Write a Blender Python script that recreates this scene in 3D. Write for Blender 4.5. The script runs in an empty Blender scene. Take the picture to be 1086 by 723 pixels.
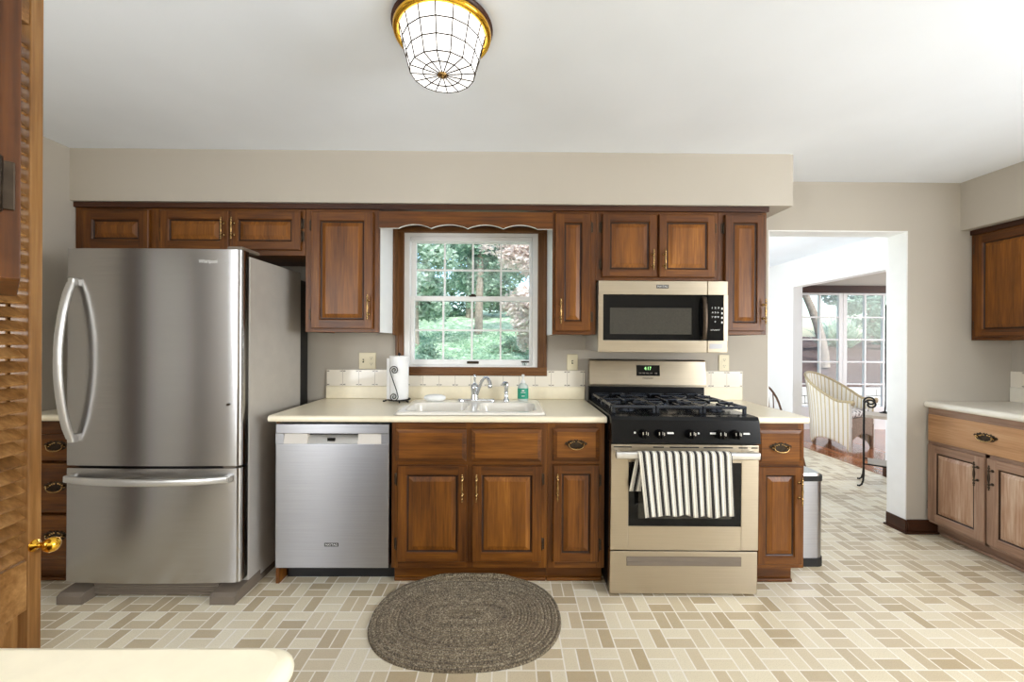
import bpy, bmesh, math, random
from math import pi, sin, cos, radians, sqrt, floor
from mathutils import Vector, Matrix
random.seed(7)
S = bpy.context.scene
COL = S.collection

# ------------------------------------------------------------------ camera
cam_d = bpy.data.cameras.new('camera'); cam = bpy.data.objects.new('camera', cam_d); COL.objects.link(cam)
cam_d.sensor_width = 36; cam_d.lens = 36*430/1086; cam_d.clip_start = .02; cam_d.clip_end = 200
cam.matrix_world = Matrix.Translation((0, 0, 1.31)) @ Matrix.Rotation(-.0078, 4, 'Z') @ Matrix.Rotation(pi/2, 4, 'X') @ Matrix.Rotation(.005, 4, 'Z')
S.camera = cam
# ------------------------------------------------------------------ world, sun, daylight, exposure
S.view_settings.view_transform = 'Standard'; S.view_settings.look = 'None'
S.view_settings.gamma = 1; S.view_settings.use_curve_mapping = False
S.view_settings.exposure = -.08
W = bpy.data.worlds.new('world'); S.world = W; W.use_nodes = True
nt = W.node_tree; bg = nt.nodes['Background']
sky = nt.nodes.new('ShaderNodeTexSky'); sky.sky_type = 'NISHITA'; sky.sun_disc = False
sky.sun_elevation = radians(52); sky.sun_rotation = radians(150); sky.air_density = 1.0; sky.dust_density = 2.0
nt.links.new(sky.outputs[0], bg.inputs['Color']); bg.inputs['Strength'].default_value = .48
def light(name, kind, loc, rot, power, color=(1, 1, 1), size=1, sizey=None, angle=None):
    d = bpy.data.lights.new(name, kind); o = bpy.data.objects.new(name, d); COL.objects.link(o)
    o.location = loc; o.rotation_euler = rot; d.energy = power; d.color = color
    if kind == 'AREA':
        d.shape = 'RECTANGLE'; d.size = size; d.size_y = sizey or size
    if kind == 'SUN': d.angle = angle
    return o
light('sun', 'SUN', (0, -5, 12), (radians(38), radians(-14), radians(0)), 4.0, (1, .96, .88), angle=.02)
# daylight at the unseen side-wall windows, plus an unseen nook window added for light
light('left_window_light', 'AREA', (-2.44, -1.45, 1.45), (radians(97), 0, radians(-90)), 135, (.93, .965, 1), 2.1, 1.5)
light('right_window_light', 'AREA', (3.37, -.15, 1.48), (radians(95), 0, radians(90)), 125, (.93, .965, 1), 1.9, 1.1)
light('nook_added_light', 'AREA', (1.80, 4.5, 1.45), (radians(90), 0, radians(-90)), 36, (.93, .965, 1), 1.7, 1.4)
light('sunroom_daylight', 'AREA', (6.7, 4.6, 1.4), (radians(90), 0, radians(90)), 42, (.93, .965, 1), 2.2, 1.8)

# ------------------------------------------------------------------ node helpers and materials
class NT:
    def __init__(s, name):
        s.mat = bpy.data.materials.new(name); s.mat.use_nodes = True
        s.t = s.mat.node_tree; s.p = s.t.nodes['Principled BSDF']; s.out = s.t.nodes['Material Output']
    def n(s, typ, **kw):
        x = s.t.nodes.new(typ)
        for k, v in kw.items(): setattr(x, k, v)
        return x
    def l(s, a, b): s.t.links.new(a, b)
    def put(s, sock, v):
        if hasattr(v, 'is_linked') or hasattr(v, 'links'): s.l(v, sock)
        else: sock.default_value = v
    def m(s, op, a, b=None, c=None):
        x = s.n('ShaderNodeMath', operation=op); s.put(x.inputs[0], a)
        if b is not None: s.put(x.inputs[1], b)
        if c is not None: s.put(x.inputs[2], c)
        return x.outputs[0]
    def mix(s, f, a, b):
        x = s.n('ShaderNodeMix', data_type='RGBA'); s.put(x.inputs[0], f)
        for k, v in ((6, a), (7, b)):
            s.put(x.inputs[k], v if not isinstance(v, tuple) else (*v[:3], 1))
        return x.outputs[2]
    def ramp(s, f, stops, interp='LINEAR'):
        x = s.n('ShaderNodeValToRGB'); x.color_ramp.interpolation = interp
        e = x.color_ramp.elements
        while len(e) < len(stops): e.new(.5)
        for q, (p, c) in zip(e, stops): q.position = p; q.color = (*c, 1)
        s.l(f, x.inputs[0]); return x.outputs[0]
    def noise(s, vec, scale, detail=3, rough=.5):
        x = s.n('ShaderNodeTexNoise'); x.inputs['Scale'].default_value = scale
        x.inputs['Detail'].default_value = detail; x.inputs['Roughness'].default_value = rough
        if vec is not None: s.l(vec, x.inputs['Vector'])
        return x.outputs[0]
    def obj(s): return s.n('ShaderNodeTexCoord').outputs['Object']
    def mapping(s, vec, scale, loc=None):
        x = s.n('ShaderNodeMapping'); s.l(vec, x.inputs['Vector']); x.inputs['Scale'].default_value = scale
        if loc is not None: s.l(loc, x.inputs['Location'])
        return x.outputs[0]
    def bump(s, h, strength, dist=.01):
        x = s.n('ShaderNodeBump'); x.inputs['Strength'].default_value = strength; x.inputs['Distance'].default_value = dist
        s.l(h, x.inputs['Height']); s.l(x.outputs[0], s.p.inputs['Normal'])
    def set(s, **kw):
        names = dict(color='Base Color', rough='Roughness', metal='Metallic', coat='Coat Weight', coat_rough='Coat Roughness',
                     aniso='Anisotropic', trans='Transmission Weight', ior='IOR', spec='Specular IOR Level', sheen='Sheen Weight', sss='Subsurface Weight')
        for k, v in kw.items():
            i = s.p.inputs[names[k]]
            if isinstance(v, tuple): v = (*v[:3], 1)
            s.put(i, v)
        return s

def srgb(r, g, b):
    f = lambda c: c/12.92 if c <= .04045 else ((c+.055)/1.055)**2.4
    return tuple(f(c/255) for c in (r, g, b))

def plain(name, rgb, rough=.5, metal=0, var=.06, scale=12, bump=0, **kw):
    t = NT(name); c = srgb(*rgb); o = t.obj()
    n = t.noise(o, scale, 4)
    lo = tuple(x*(1-var) for x in c); hi = tuple(min(1, x*(1+var)) for x in c)
    t.set(color=t.ramp(n, [(.3, lo), (.7, hi)]), rough=rough, metal=metal, **kw)
    if bump: t.bump(t.noise(o, scale*18, 3), bump, .002)
    return t.mat

def wood(name, axis, stops, rough=.40, coat=.06, fine=1.0):
    t = NT(name); o = t.obj()
    rnd = t.n('ShaderNodeObjectInfo').outputs['Random']
    off = t.n('ShaderNodeCombineXYZ')
    for i in range(3): t.l(t.m('MULTIPLY', rnd, 7.3+i*3.1), off.inputs[i])
    sc = [14, 14, 14]; sc[axis] = 1.3
    v = t.mapping(o, tuple(sc), off.outputs[0])
    n1 = t.noise(v, 1.0, 6, .62)
    sc2 = [110*fine, 110*fine, 110*fine]; sc2[axis] = 5
    n2 = t.noise(t.mapping(o, tuple(sc2), off.outputs[0]), 1.0, 3, .6)
    n3 = t.noise(o, 2.2, 2)
    f = t.m('ADD', t.m('MULTIPLY', n1, .54), t.m('ADD', t.m('MULTIPLY', n2, .30), t.m('MULTIPLY', n3, .16)))
    f = t.m('ADD', f, t.m('MULTIPLY', t.m('SUBTRACT', rnd, .5), .06))
    t.set(color=t.ramp(f, stops), rough=rough, coat=coat, coat_rough=.22, spec=.28)
    t.bump(n2, .12, .001)
    return t.mat

M = {}
WS = [(.32, srgb(46, 24, 8)), (.46, srgb(86, 48, 15)), (.57, srgb(112, 66, 20)), (.70, srgb(148, 95, 36))]
WP = [(.32, srgb(66, 36, 11)), (.46, srgb(108, 63, 19)), (.57, srgb(134, 82, 26)), (.70, srgb(170, 112, 44))]
M['wood_v'] = wood('cabinet_wood_upright', 2, WS); M['wood_h'] = wood('cabinet_wood_level', 0, WS)
M['wood_p'] = wood('cabinet_wood_panel', 2, WP); M['wood_ph'] = wood('cabinet_wood_drawer', 0, WP)
M['wood_d'] = wood('dark_trim_wood', 0, [(.3, srgb(38, 20, 11)), (.5, srgb(62, 34, 19)), (.75, srgb(88, 50, 27))])
M['glaze'] = wood('dark_glazed_groove', 2, [(.3, srgb(30, 15, 7)), (.5, srgb(48, 26, 12)), (.75, srgb(70, 40, 20))])
WC = [(.30, srgb(70, 44, 24)), (.5, srgb(110, 73, 41)), (.75, srgb(142, 98, 58))]
M['case_v'] = wood('window_casing_wood_upright', 2, WC); M['case_h'] = wood('window_casing_wood_level', 0, WC)
WR = [(.28, srgb(104, 76, 58)), (.5, srgb(154, 122, 100)), (.75, srgb(190, 162, 140))]  # right-wall cabinet wood, with sheen and highlights put into its pale colour
M['sheenp'] = wood('sheen_cabinet_wood_panel', 2, [(.28, srgb(118, 80, 56)), (.46, srgb(170, 132, 104)), (.62, srgb(206, 180, 156)), (.75, srgb(222, 204, 186))])
M['sheend'] = wood('sheen_cabinet_wood_drawer', 0, [(.28, srgb(128, 88, 56)), (.5, srgb(180, 136, 96)), (.75, srgb(206, 170, 132))])
M['sheenv'] = wood('sheen_cabinet_wood_upright', 2, WR); M['sheenh'] = wood('sheen_cabinet_wood_level', 0, WR)
WL = [(.30, srgb(74, 46, 22)), (.48, srgb(132, 92, 50)), (.70, srgb(182, 138, 86))]
M['louv_v'] = wood('louvre_wood_upright', 2, WL, .3, .2); M['louv_h'] = wood('louvre_wood_level', 1, WL, .3, .2)

def wall_mat(name, rgb):
    t = NT(name); o = t.obj(); c = srgb(*rgb)
    n = t.noise(o, 1.4, 3)
    t.set(color=t.ramp(n, [(.3, tuple(x*.96 for x in c)), (.7, tuple(x*1.03 for x in c))]), rough=.75)
    t.bump(t.noise(o, 160, 3), .10, .002)
    return t.mat
M['wall'] = wall_mat('greige_wall_paint', (185, 177, 164))
M['ceil'] = wall_mat('white_ceiling_paint', (240, 245, 252))
M['white'] = plain('white_gloss_paint', (240, 239, 236), .4, var=.02)
M['nookwall'] = wall_mat('white_nook_wall_paint', (240, 239, 237))
M['counter'] = plain('cream_laminate', (247, 236, 208), .28, var=.025, scale=30, coat=.15)
M['counter_w'] = plain('pale_laminate', (236, 230, 216), .28, var=.02, scale=30, coat=.2)
M['sink'] = plain('white_enamel', (240, 234, 222), .16, var=.015, coat=.4)
M['chrome'] = plain('polished_chrome', (215, 218, 222), .08, 1, var=.02)
M['brass'] = plain('antique_brass', (164, 134, 88), .24, 1, var=.3, scale=60)
M['pewter'] = plain('dark_bronze', (66, 56, 46), .38, .9, var=.25, scale=60)
M['gold'] = plain('polished_gold_brass', (246, 190, 66), .16, 1, var=.04)
M['black'] = plain('black_gloss_enamel', (8, 8, 9), .25, var=.1, spec=.25)
M['blackmat'] = plain('black_satin_plastic', (18, 17, 17), .5, var=.15)
M['iron'] = plain('cast_iron', (62, 66, 74), .22, .8, var=.2, scale=50)
M['wrought'] = plain('wrought_iron', (44, 42, 40), .45, .7, var=.2, scale=50)
M['dwgrip'] = plain('pale_satin_grip', (206, 199, 190), .5, var=.02)
M['grey_plastic'] = plain('grey_plastic', (118, 106, 93), .5, var=.05)
M['fridge_side'] = plain('silver_grey_painted_steel', (194, 188, 180), .42, .2, var=.04, bump=.06)
M['white_plastic'] = plain('white_plastic', (238, 238, 234), .35, var=.02)
M['ivory'] = plain('ivory_plastic', (226, 215, 182), .4, var=.03)
M['paper'] = plain('paper_towel', (246, 245, 243), .9, var=.02, bump=.35)
M['green'] = plain('green_soap_label', (22, 150, 118), .35, var=.12, scale=40)
M['soapglass'] = plain('clear_soap_bottle', (226, 238, 232), .12, var=.02, trans=.35)
M['bark'] = plain('tree_bark', (150, 138, 126), .9, var=.3, scale=9, bump=.5)
M['patio'] = plain('patio_concrete', (196, 194, 190), .85, var=.08, scale=5)
M['mulch'] = plain('mulch_bank', (128, 100, 92), .95, var=.5, scale=30, bump=.6)

def steel(name, rgb, rough, vertical=False, streak=.05):
    t = NT(name); o = t.obj(); c = srgb(*rgb)
    sc = (220, 220, 3) if vertical else (3, 3, 260)
    n = t.noise(t.mapping(o, sc), 1, 3)
    t.set(color=t.ramp(n, [(.3, tuple(x*(1-streak) for x in c)), (.7, tuple(min(1, x*(1+streak)) for x in c))]), metal=1, rough=rough)
    t.set(aniso=.75); t.p.inputs['Anisotropic Rotation'].default_value = .25
    tg = t.n('ShaderNodeTangent', direction_type='RADIAL', axis='Z'); t.l(tg.outputs[0], t.p.inputs['Tangent'])
    return t.mat
M['steel'] = steel('brushed_stainless', (186, 184, 183), .25)
M['steel_dw'] = steel('brushed_stainless_dishwasher', (164, 163, 165), .36)
M['steel_warm'] = steel('brushed_stainless_range', (188, 176, 156), .36)
M['steel_h'] = plain('satin_handle_metal', (218, 216, 212), .3, .85, var=.02)

def glass_mat(name, tint, gloss):
    t = NT(name); t.t.nodes.remove(t.p)
    tr = t.n('ShaderNodeBsdfTransparent'); tr.inputs[0].default_value = (*tint, 1)
    gl = t.n('ShaderNodeBsdfGlossy'); gl.inputs['Roughness'].default_value = .02
    lw = t.n('ShaderNodeLayerWeight'); lw.inputs['Blend'].default_value = .5
    mx = t.n('ShaderNodeMixShader'); t.l(t.m('MULTIPLY', t.m('ADD', .04, t.m('MULTIPLY', t.m('POWER', lw.outputs['Facing'], 5.0), .9)), gloss), mx.inputs[0])
    t.l(tr.outputs[0], mx.inputs[1]); t.l(gl.outputs[0], mx.inputs[2]); t.l(mx.outputs[0], t.out.inputs[0])
    return t.mat
M['glass'] = glass_mat('window_glass', (.97, .99, .98), 1.0)
t = NT('black_oven_glass'); t.set(color=(.006, .006, .006), rough=.06, spec=.22); M['ovenglass'] = t.mat
t = NT('microwave_window_mesh'); o = t.obj()
v = t.n('ShaderNodeTexVoronoi'); v.inputs['Scale'].default_value = 500; t.l(o, v.inputs['Vector'])
t.set(color=t.ramp(v.outputs[0], [(.2, srgb(26, 25, 23)), (.6, srgb(78, 75, 68))]), rough=.12, spec=.25); M['mwmesh'] = t.mat
def emit(name, rgb, strength):
    t = NT(name); t.set(color=rgb); t.p.inputs['Emission Color'].default_value = (*rgb, 1); t.p.inputs['Emission Strength'].default_value = strength
    return t.mat
M['lampglass'] = emit('lit_milk_glass', (1, .985, .96), 1.6)
M['digits'] = emit('green_display_digits', (.45, 1, .35), 1.3)
M['lettering_l'] = plain('pale_lettering', (225, 224, 220), .4, var=.01)
M['lettering_d'] = plain('dark_lettering', (50, 46, 44), .4, var=.01)

# vinyl floor: brick pairs laid as a basket weave
def vinyl():
    t = NT('vinyl_basketweave'); P = .1165
    geo = t.n('ShaderNodeNewGeometry').outputs['Position']
    sx = t.n('ShaderNodeSeparateXYZ'); t.l(geo, sx.inputs[0])
    u = t.m('DIVIDE', t.m('SUBTRACT', sx.outputs[0], .814-P*40), P); v = t.m('DIVIDE', t.m('SUBTRACT', sx.outputs[1], 1.845-P*61), P)
    i = t.m('FLOOR', u); j = t.m('FLOOR', v); fu = t.m('FRACT', u); fv = t.m('FRACT', v)
    par = t.m('MODULO', t.m('ADD', i, j), 2.0)
    def sel(a, b): return t.m('ADD', t.m('MULTIPLY', a, t.m('SUBTRACT', 1.0, par)), t.m('MULTIPLY', b, par))
    across = t.m('MULTIPLY', sel(fu, fv), 2.0); along = sel(fv, fu)
    k = t.m('FLOOR', across); s = t.m('FRACT', across)
    da = t.m('MULTIPLY', t.m('MINIMUM', s, t.m('SUBTRACT', 1.0, s)), .5*P); dl = t.m('MULTIPLY', t.m('MINIMUM', along, t.m('SUBTRACT', 1.0, along)), P)
    d = t.m('MINIMUM', da, dl)
    grout = t.m('SMOOTHSTEP', d, .0012, .0026) if False else None
    mr = t.n('ShaderNodeMapRange', interpolation_type='SMOOTHSTEP'); t.l(d, mr.inputs[0]); mr.inputs[1].default_value = .0016; mr.inputs[2].default_value = .0042
    cv = t.n('ShaderNodeCombineXYZ'); t.l(i, cv.inputs[0]); t.l(j, cv.inputs[1]); t.l(t.m('ADD', k, t.m('MULTIPLY', par, 5.0)), cv.inputs[2])
    wn = t.n('ShaderNodeTexWhiteNoise', noise_dimensions='3D'); t.l(cv.outputs[0], wn.inputs['Vector'])
    base = t.ramp(wn.outputs[0], [(0, srgb(236, 226, 200)), (.40, srgb(227, 214, 184)), (.62, srgb(208, 191, 158)), (1, srgb(186, 166, 130))])
    sp = t.noise(geo, 260, 2, .7); sp2 = t.noise(geo, 35, 3)
    base = t.mix(t.m('MULTIPLY', t.m('GREATER_THAN', sp, .56), .18), base, srgb(120, 98, 72))
    base = t.mix(t.m('MULTIPLY', sp2, .15), base, srgb(236, 226, 208))
    col = t.mix(mr.outputs[0], srgb(248, 241, 228), base)
    t.set(color=col, rough=t.m('ADD', .24, t.m('MULTIPLY', sp2, .18)))
    t.bump(t.m('ADD', mr.outputs[0], t.m('MULTIPLY', sp2, .6)), .18, .0015)
    return t.mat
M['vinyl'] = vinyl()
def planks():
    t = NT('red_oak_planks'); geo = t.n('ShaderNodeNewGeometry').outputs['Position']
    sx = t.n('ShaderNodeSeparateXYZ'); t.l(geo, sx.inputs[0])
    u = t.m('DIVIDE', sx.outputs[0], .09); i = t.m('FLOOR', u); f = t.m('FRACT', u)
    wn = t.n('ShaderNodeTexWhiteNoise', noise_dimensions='1D'); t.l(i, wn.inputs['W'])
    n = t.noise(t.mapping(geo, (30, 2, 30)), 1, 4)
    c = t.ramp(t.m('ADD', t.m('MULTIPLY', wn.outputs[0], .5), t.m('MULTIPLY', n, .5)), [(.25, srgb(140, 84, 54)), (.75, srgb(192, 128, 88))])
    gap = t.m('LESS_THAN', f, .03)
    t.set(color=t.mix(gap, c, srgb(80, 46, 30)), rough=.16, coat=.4)
    return t.mat
M['planks'] = planks()
# wall tiles with little corner motifs: x and z from the object's own left bottom corner
def tiles(axis=0):
    t = NT('cream_motif_tiles'); o = t.obj(); T = .109
    sx = t.n('ShaderNodeSeparateXYZ'); t.l(o, sx.inputs[0])
    x = t.m('ADD', sx.outputs[axis], T*20); fx = t.m('MULTIPLY', t.m('FRACT', t.m('DIVIDE', x, T)), T); z = sx.outputs[2]
    dx = t.m('MINIMUM', fx, t.m('SUBTRACT', T, fx)); dz = t.m('MINIMUM', t.m('ABSOLUTE', z), t.m('ABSOLUTE', t.m('SUBTRACT', T, z)))
    g = t.m('LESS_THAN', dx, .0011)
    a = t.m('MULTIPLY', t.m('LESS_THAN', t.m('ABSOLUTE', t.m('SUBTRACT', dx, .011)), .0075), t.m('LESS_THAN', t.m('ABSOLUTE', t.m('SUBTRACT', dz, .009)), .0035))
    nz = t.m('GREATER_THAN', t.noise(o, 330, 1), .42)
    c = t.mix(g, srgb(240, 232, 216), srgb(168, 156, 138))
    c = t.mix(t.m('MULTIPLY', a, t.m('MULTIPLY', nz, .85)), c, srgb(92, 82, 74))
    t.set(color=c, rough=.22, coat=.3); return t.mat
M['tiles'] = tiles(0)
M['tiles_y'] = tiles(1)

# ------------------------------------------------------------------ mesh builder
LOC = {}
class MB:
    def __init__(s): s.v = []; s.f = []; s.m = []; s.s = []
    def add(s, v, f, mat=0, smooth=False):
        b = len(s.v); s.v += [tuple(p) for p in v]
        for q in f: s.f.append([b+k for k in q]); s.m.append(mat); s.s.append(smooth)
        return s
    def box(s, x0, x1, y0, y1, z0, z1, b=0, mat=0, seg=2):
        if b <= 0:
            v = [(x, y, z) for z in (z0, z1) for y in (y0, y1) for x in (x0, x1)]
            return s.add(v, [(0, 2, 3, 1), (4, 5, 7, 6), (0, 1, 5, 4), (2, 6, 7, 3), (0, 4, 6, 2), (1, 3, 7, 5)], mat)
        bm = bmesh.new(); bmesh.ops.create_cube(bm, size=1)
        for w in bm.verts: w.co = ((x0+x1)/2+w.co.x*(x1-x0), (y0+y1)/2+w.co.y*(y1-y0), (z0+z1)/2+w.co.z*(z1-z0))
        b = min(b, .49*min(abs(x1-x0), abs(y1-y0), abs(z1-z0)))
        bmesh.ops.bevel(bm, geom=bm.edges[:], offset=b, segments=seg, affect='EDGES', profile=.5)
        bm.verts.index_update()
        s.add([w.co[:] for w in bm.verts], [[w.index for w in f.verts] for f in bm.faces], mat, False); bm.free(); return s
    def loft(s, rings, mat=0, smooth=True, closed=True, cap=True):
        n = len(rings[0]); v = [p for r in rings for p in r]; f = []
        for i in range(len(rings)-1):
            for k in range(n if closed else n-1):
                f.append((i*n+k, i*n+(k+1) % n, (i+1)*n+(k+1) % n, (i+1)*n+k))
        s.add(v, f, mat, smooth)
        if cap and closed:
            s.add(rings[0], [list(range(n))], mat); s.add(rings[-1], [list(range(n))], mat)
        return s
    def tube(s, pts, r, n=8, mat=0, cap=True, closed=False):
        pts = [Vector(p) for p in pts]; N = len(pts); rs = r if isinstance(r, (list, tuple)) else [r]*N
        rings = []; up = None
        for i, p in enumerate(pts):
            if closed: d = pts[(i+1) % N]-pts[i-1]
            else: d = pts[min(i+1, N-1)]-pts[max(i-1, 0)]
            d.normalize()
            if up is None:
                up = Vector((0, 0, 1)) if abs(d.z) < .9 else Vector((1, 0, 0))
            a = d.cross(up)
            if a.length < 1e-4: a = d.cross(Vector((.3, 1, .2)))
            a.normalize(); b = a.cross(d).normalized(); up = b
            rings.append([tuple(p+rs[i]*(a*cos(2*pi*k/n)+b*sin(2*pi*k/n))) for k in range(n)])
        if closed: rings.append(rings[0])
        return s.loft(rings, mat, True, True, cap and not closed)
    def lathe(s, prof, c=(0, 0, 0), axis='z', n=24, mat=0, cap=True, smooth=True, sx=1, sy=1):
        rings = []
        for r, h in prof:
            ring = []
            for k in range(n):
                a = 2*pi*k/n; p, q = max(r, 1e-5)*cos(a)*sx, max(r, 1e-5)*sin(a)*sy
                w = {'z': (p, q, h), 'y': (p, h, q), 'x': (h, p, q)}[axis]
                ring.append((c[0]+w[0], c[1]+w[1], c[2]+w[2]))
            rings.append(ring)
        return s.loft(rings, mat, smooth, True, cap)
    def prism(s, poly, y0, y1, plane='xz', mat=0, edge_mat=None):
        def P(a, b, d): return {'xz': (a, d, b), 'yz': (d, a, b), 'xy': (a, b, d)}[plane]
        n = len(poly)
        A = [P(a, b, y0) for a, b in poly]; B = [P(a, b, y1) for a, b in poly]
        s.add(A, [list(range(n))], mat); s.add(B, [list(range(n))], mat)
        s.add(A+B, [(k, (k+1) % n, n+(k+1) % n, n+k) for k in range(n)], mat if edge_mat is None else edge_mat); return s
    def xf(s, mtx, start=0):
        for k in range(start, len(s.v)): s.v[k] = tuple(mtx @ Vector(s.v[k]))
        return s
    def build(s, name, mats, parent=None, uv=None):
        if not isinstance(mats, (list, tuple)): mats = [mats]
        if parent is None:
            xs = [p[0] for p in s.v]; ys = [p[1] for p in s.v]; zs = [p[2] for p in s.v]
            off = Vector(((min(xs)+max(xs))/2, (min(ys)+max(ys))/2, min(zs)))
        else: off = LOC[parent.name]
        me = bpy.data.meshes.new(name)
        me.from_pydata([tuple(Vector(p)-off) for p in s.v], [], s.f)
        for m_ in mats: me.materials.append(m_)
        for p, a, b in zip(me.polygons, s.m, s.s): p.material_index = a; p.use_smooth = b
        if uv:
            l = me.uv_layers.new(name='UVMap')
            for lp in me.loops: l.data[lp.index].uv = uv[lp.vertex_index]
        bm = bmesh.new(); bm.from_mesh(me); bmesh.ops.recalc_face_normals(bm, faces=bm.faces); bm.to_mesh(me); bm.free()
        o = bpy.data.objects.new(name, me); COL.objects.link(o)
        if parent is None: o.location = off
        else: o.parent = parent
        LOC[o.name] = off
        return o

def tag(o, label, cat, group=None, kind=None):
    o['label'] = label; o['category'] = cat
    if group: o['group'] = group
    if kind: o['kind'] = kind
    return o
def thing(name, label, cat, loc, rotz=0, group=None):
    o = bpy.data.objects.new(name, None); COL.objects.link(o); o.empty_display_size = .1
    o.location = loc; o.rotation_euler = (0, 0, rotz)
    LOC[o.name] = Vector((0, 0, 0)) if rotz else Vector(loc)       # rotated things are written in their own coordinates
    return tag(o, label, cat, group)
def struct(name, mb, mat, parent=None):
    o = mb.build(name, mat, parent)
    if parent is None: o['kind'] = 'structure'
    return o
def lettering(txt, size, mat, parent, loc, width=None, name='lettering', ry=0):
    cu = bpy.data.curves.new('t', 'FONT'); cu.body = txt; cu.size = size; cu.extrude = .0004; cu.align_x = 'CENTER'; cu.align_y = 'CENTER'
    ob = bpy.data.objects.new('t', cu); COL.objects.link(ob)
    dg = bpy.context.evaluated_depsgraph_get(); me = bpy.data.meshes.new_from_object(ob.evaluated_get(dg))
    bpy.data.objects.remove(ob); bpy.data.curves.remove(cu)
    xs = [v.co.x for v in me.vertices]; w = max(xs)-min(xs); k = width/w if width else 1
    for v in me.vertices: v.co = (v.co.x*k, v.co.z*-1, v.co.y)      # upright, facing -y
    me.materials.clear(); me.materials.append(mat); me.name = name
    o = bpy.data.objects.new(name, me); COL.objects.link(o); o.parent = parent
    o.location = Vector(loc)-LOC[parent.name]; LOC[o.name] = LOC[parent.name]
    return o

# ------------------------------------------------------------------ the room
CZ = 2.415; WY = 2.774; WY2 = 2.91; LX = -2.55; RX = 3.475; BY = -2.85
struct('floor', MB().box(-2.7, 3.82, BY-.1, 6.3, -.06, 0), M['vinyl'])
struct('ceiling', MB().box(-2.7, 3.6, BY-.1, WY2, CZ, CZ+.1), M['ceil'])
w = MB()
w.box(LX-.12, -.715, WY, WY2, 0, CZ).box(-.715, .196, WY, WY2, 0, 1.12).box(-.715, .196, WY, WY2, 2.045, CZ)
w.box(.196, 1.78, WY, WY2, 0, CZ).box(1.78, 2.746, WY, WY2, 2.081, CZ).box(2.746, RX+.12, WY, WY2, 0, CZ)
struct('wall_back', w, M['wall'])
# plaster lining of the doorway, its white standing in for light from beyond
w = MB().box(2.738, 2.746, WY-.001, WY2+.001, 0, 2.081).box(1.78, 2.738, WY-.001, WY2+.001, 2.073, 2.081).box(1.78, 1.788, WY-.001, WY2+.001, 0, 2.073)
struct('doorway_lit_lining', w, M['white'])
def side_wall(name, xa, xb, ya, yb, za, zb):
    w = MB().box(xa, xb, yb, WY, 0, CZ).box(xa, xb, BY, ya, 0, CZ).box(xa, xb, ya, yb, 0, za).box(xa, xb, ya, yb, zb, CZ)
    struct(name, w, M['wall'])
side_wall('wall_left', LX-.12, LX, -2.60, -.30, .62, 2.30); side_wall('wall_right', RX, RX+.12, -1.20, .90, .85, 2.06)
w = MB().box(LX, RX, BY-.12, BY, 0, CZ)
struct('wall_front', w, M['wall'])
struct('soffit', MB().box(LX, 1.666, 2.37, WY, 2.112, CZ), M['wall'])
struct('soffit', MB().box(3.114, RX, -.4, WY, 2.085, CZ), M['wall'])
# windows beside and behind the camera
for n_, xm, ya, yb, za, zb in (('window_2', LX-.06, -2.60, -.30, .62, 2.30), ('window_3', RX+.06, -1.20, .90, .85, 2.06)):
    f = MB()
    for y in (ya, (ya+yb)/2-.03, yb-.06): f.box(xm-.03, xm+.03, y, y+.06, za, zb)
    for z in (za, (za+zb)/2-.03, zb-.06): f.box(xm-.028, xm+.028, ya+.06, yb-.06, z, z+.06)
    struct(n_, f, M['white'])
# unseen door added so the refrigerator front reflects dark and pale bands
f = MB().box(LX+.0005, LX+.03, .45, .68, 0, 2.10, .004).box(LX+.0005, LX+.03, 1.24, 1.42, 0, 2.10, .004).box(LX+.0005, LX+.03, .68, 1.24, 2.02, 2.10)
d = struct('added_reflection_door', f, M['wood_d'])
f = MB().box(LX+.001, LX+.012, .68, 1.24, .01, 2.02)
for za, zb in ((.15, .95), (1.08, 1.88)):
    for ya, yb in ((.74, .93), (.99, 1.18)): f.box(LX+.012, LX+.018, ya, yb, za, zb, .004)
f.build('leaf', M['white'], d)
b = MB()
b.box(2.746, 2.955, WY-.012, WY, 0, .095, .003).box(2.730, 2.738, WY-.012, WY2, 0, .095, .003)
b.box(2.722, 2.738, WY-.02, WY2+.01, 0, .012).box(2.738, 2.955, WY-.022, WY-.012, 0, .014)
struct('baseboard_back', b, M['wood_d'])
# nook beyond the doorway
NZ = 2.378
w = MB().box(3.70, 3.82, WY2, 3.95, 0, NZ).box(3.70, 3.82, 3.95, 5.25, 2.03, NZ).box(3.70, 3.82, 5.25, 6.3, 0, NZ)
struct('wall_nook_right', w, M['nookwall'])
struct('wall_nook_far', MB().box(1.55, 3.70, 6.2, 6.3, 0, NZ), M['nookwall'])
w = MB().box(1.55, 1.66, WY2, 3.5, 0, NZ).box(1.55, 1.66, 3.5, 5.5, 0, .7).box(1.55, 1.66, 3.5, 5.5, 2.2, NZ).box(1.55, 1.66, 5.5, 6.2, 0, NZ)  # unseen opening added to let light into the nook
struct('wall_nook_left', w, M['nookwall'])
struct('ceiling_nook', MB().box(1.55, 3.82, WY2, 6.3, NZ, NZ+.1), M['ceil'])
struct('baseboard_nook', MB().box(3.684, 3.70, 3.60, 3.95, 0, .09, .003).box(3.684, 3.82, 3.95, 3.962, 0, .09, .003).box(3.684, 3.70, 5.25, 6.2, 0, .09, .003), M['wood_d'])
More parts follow.
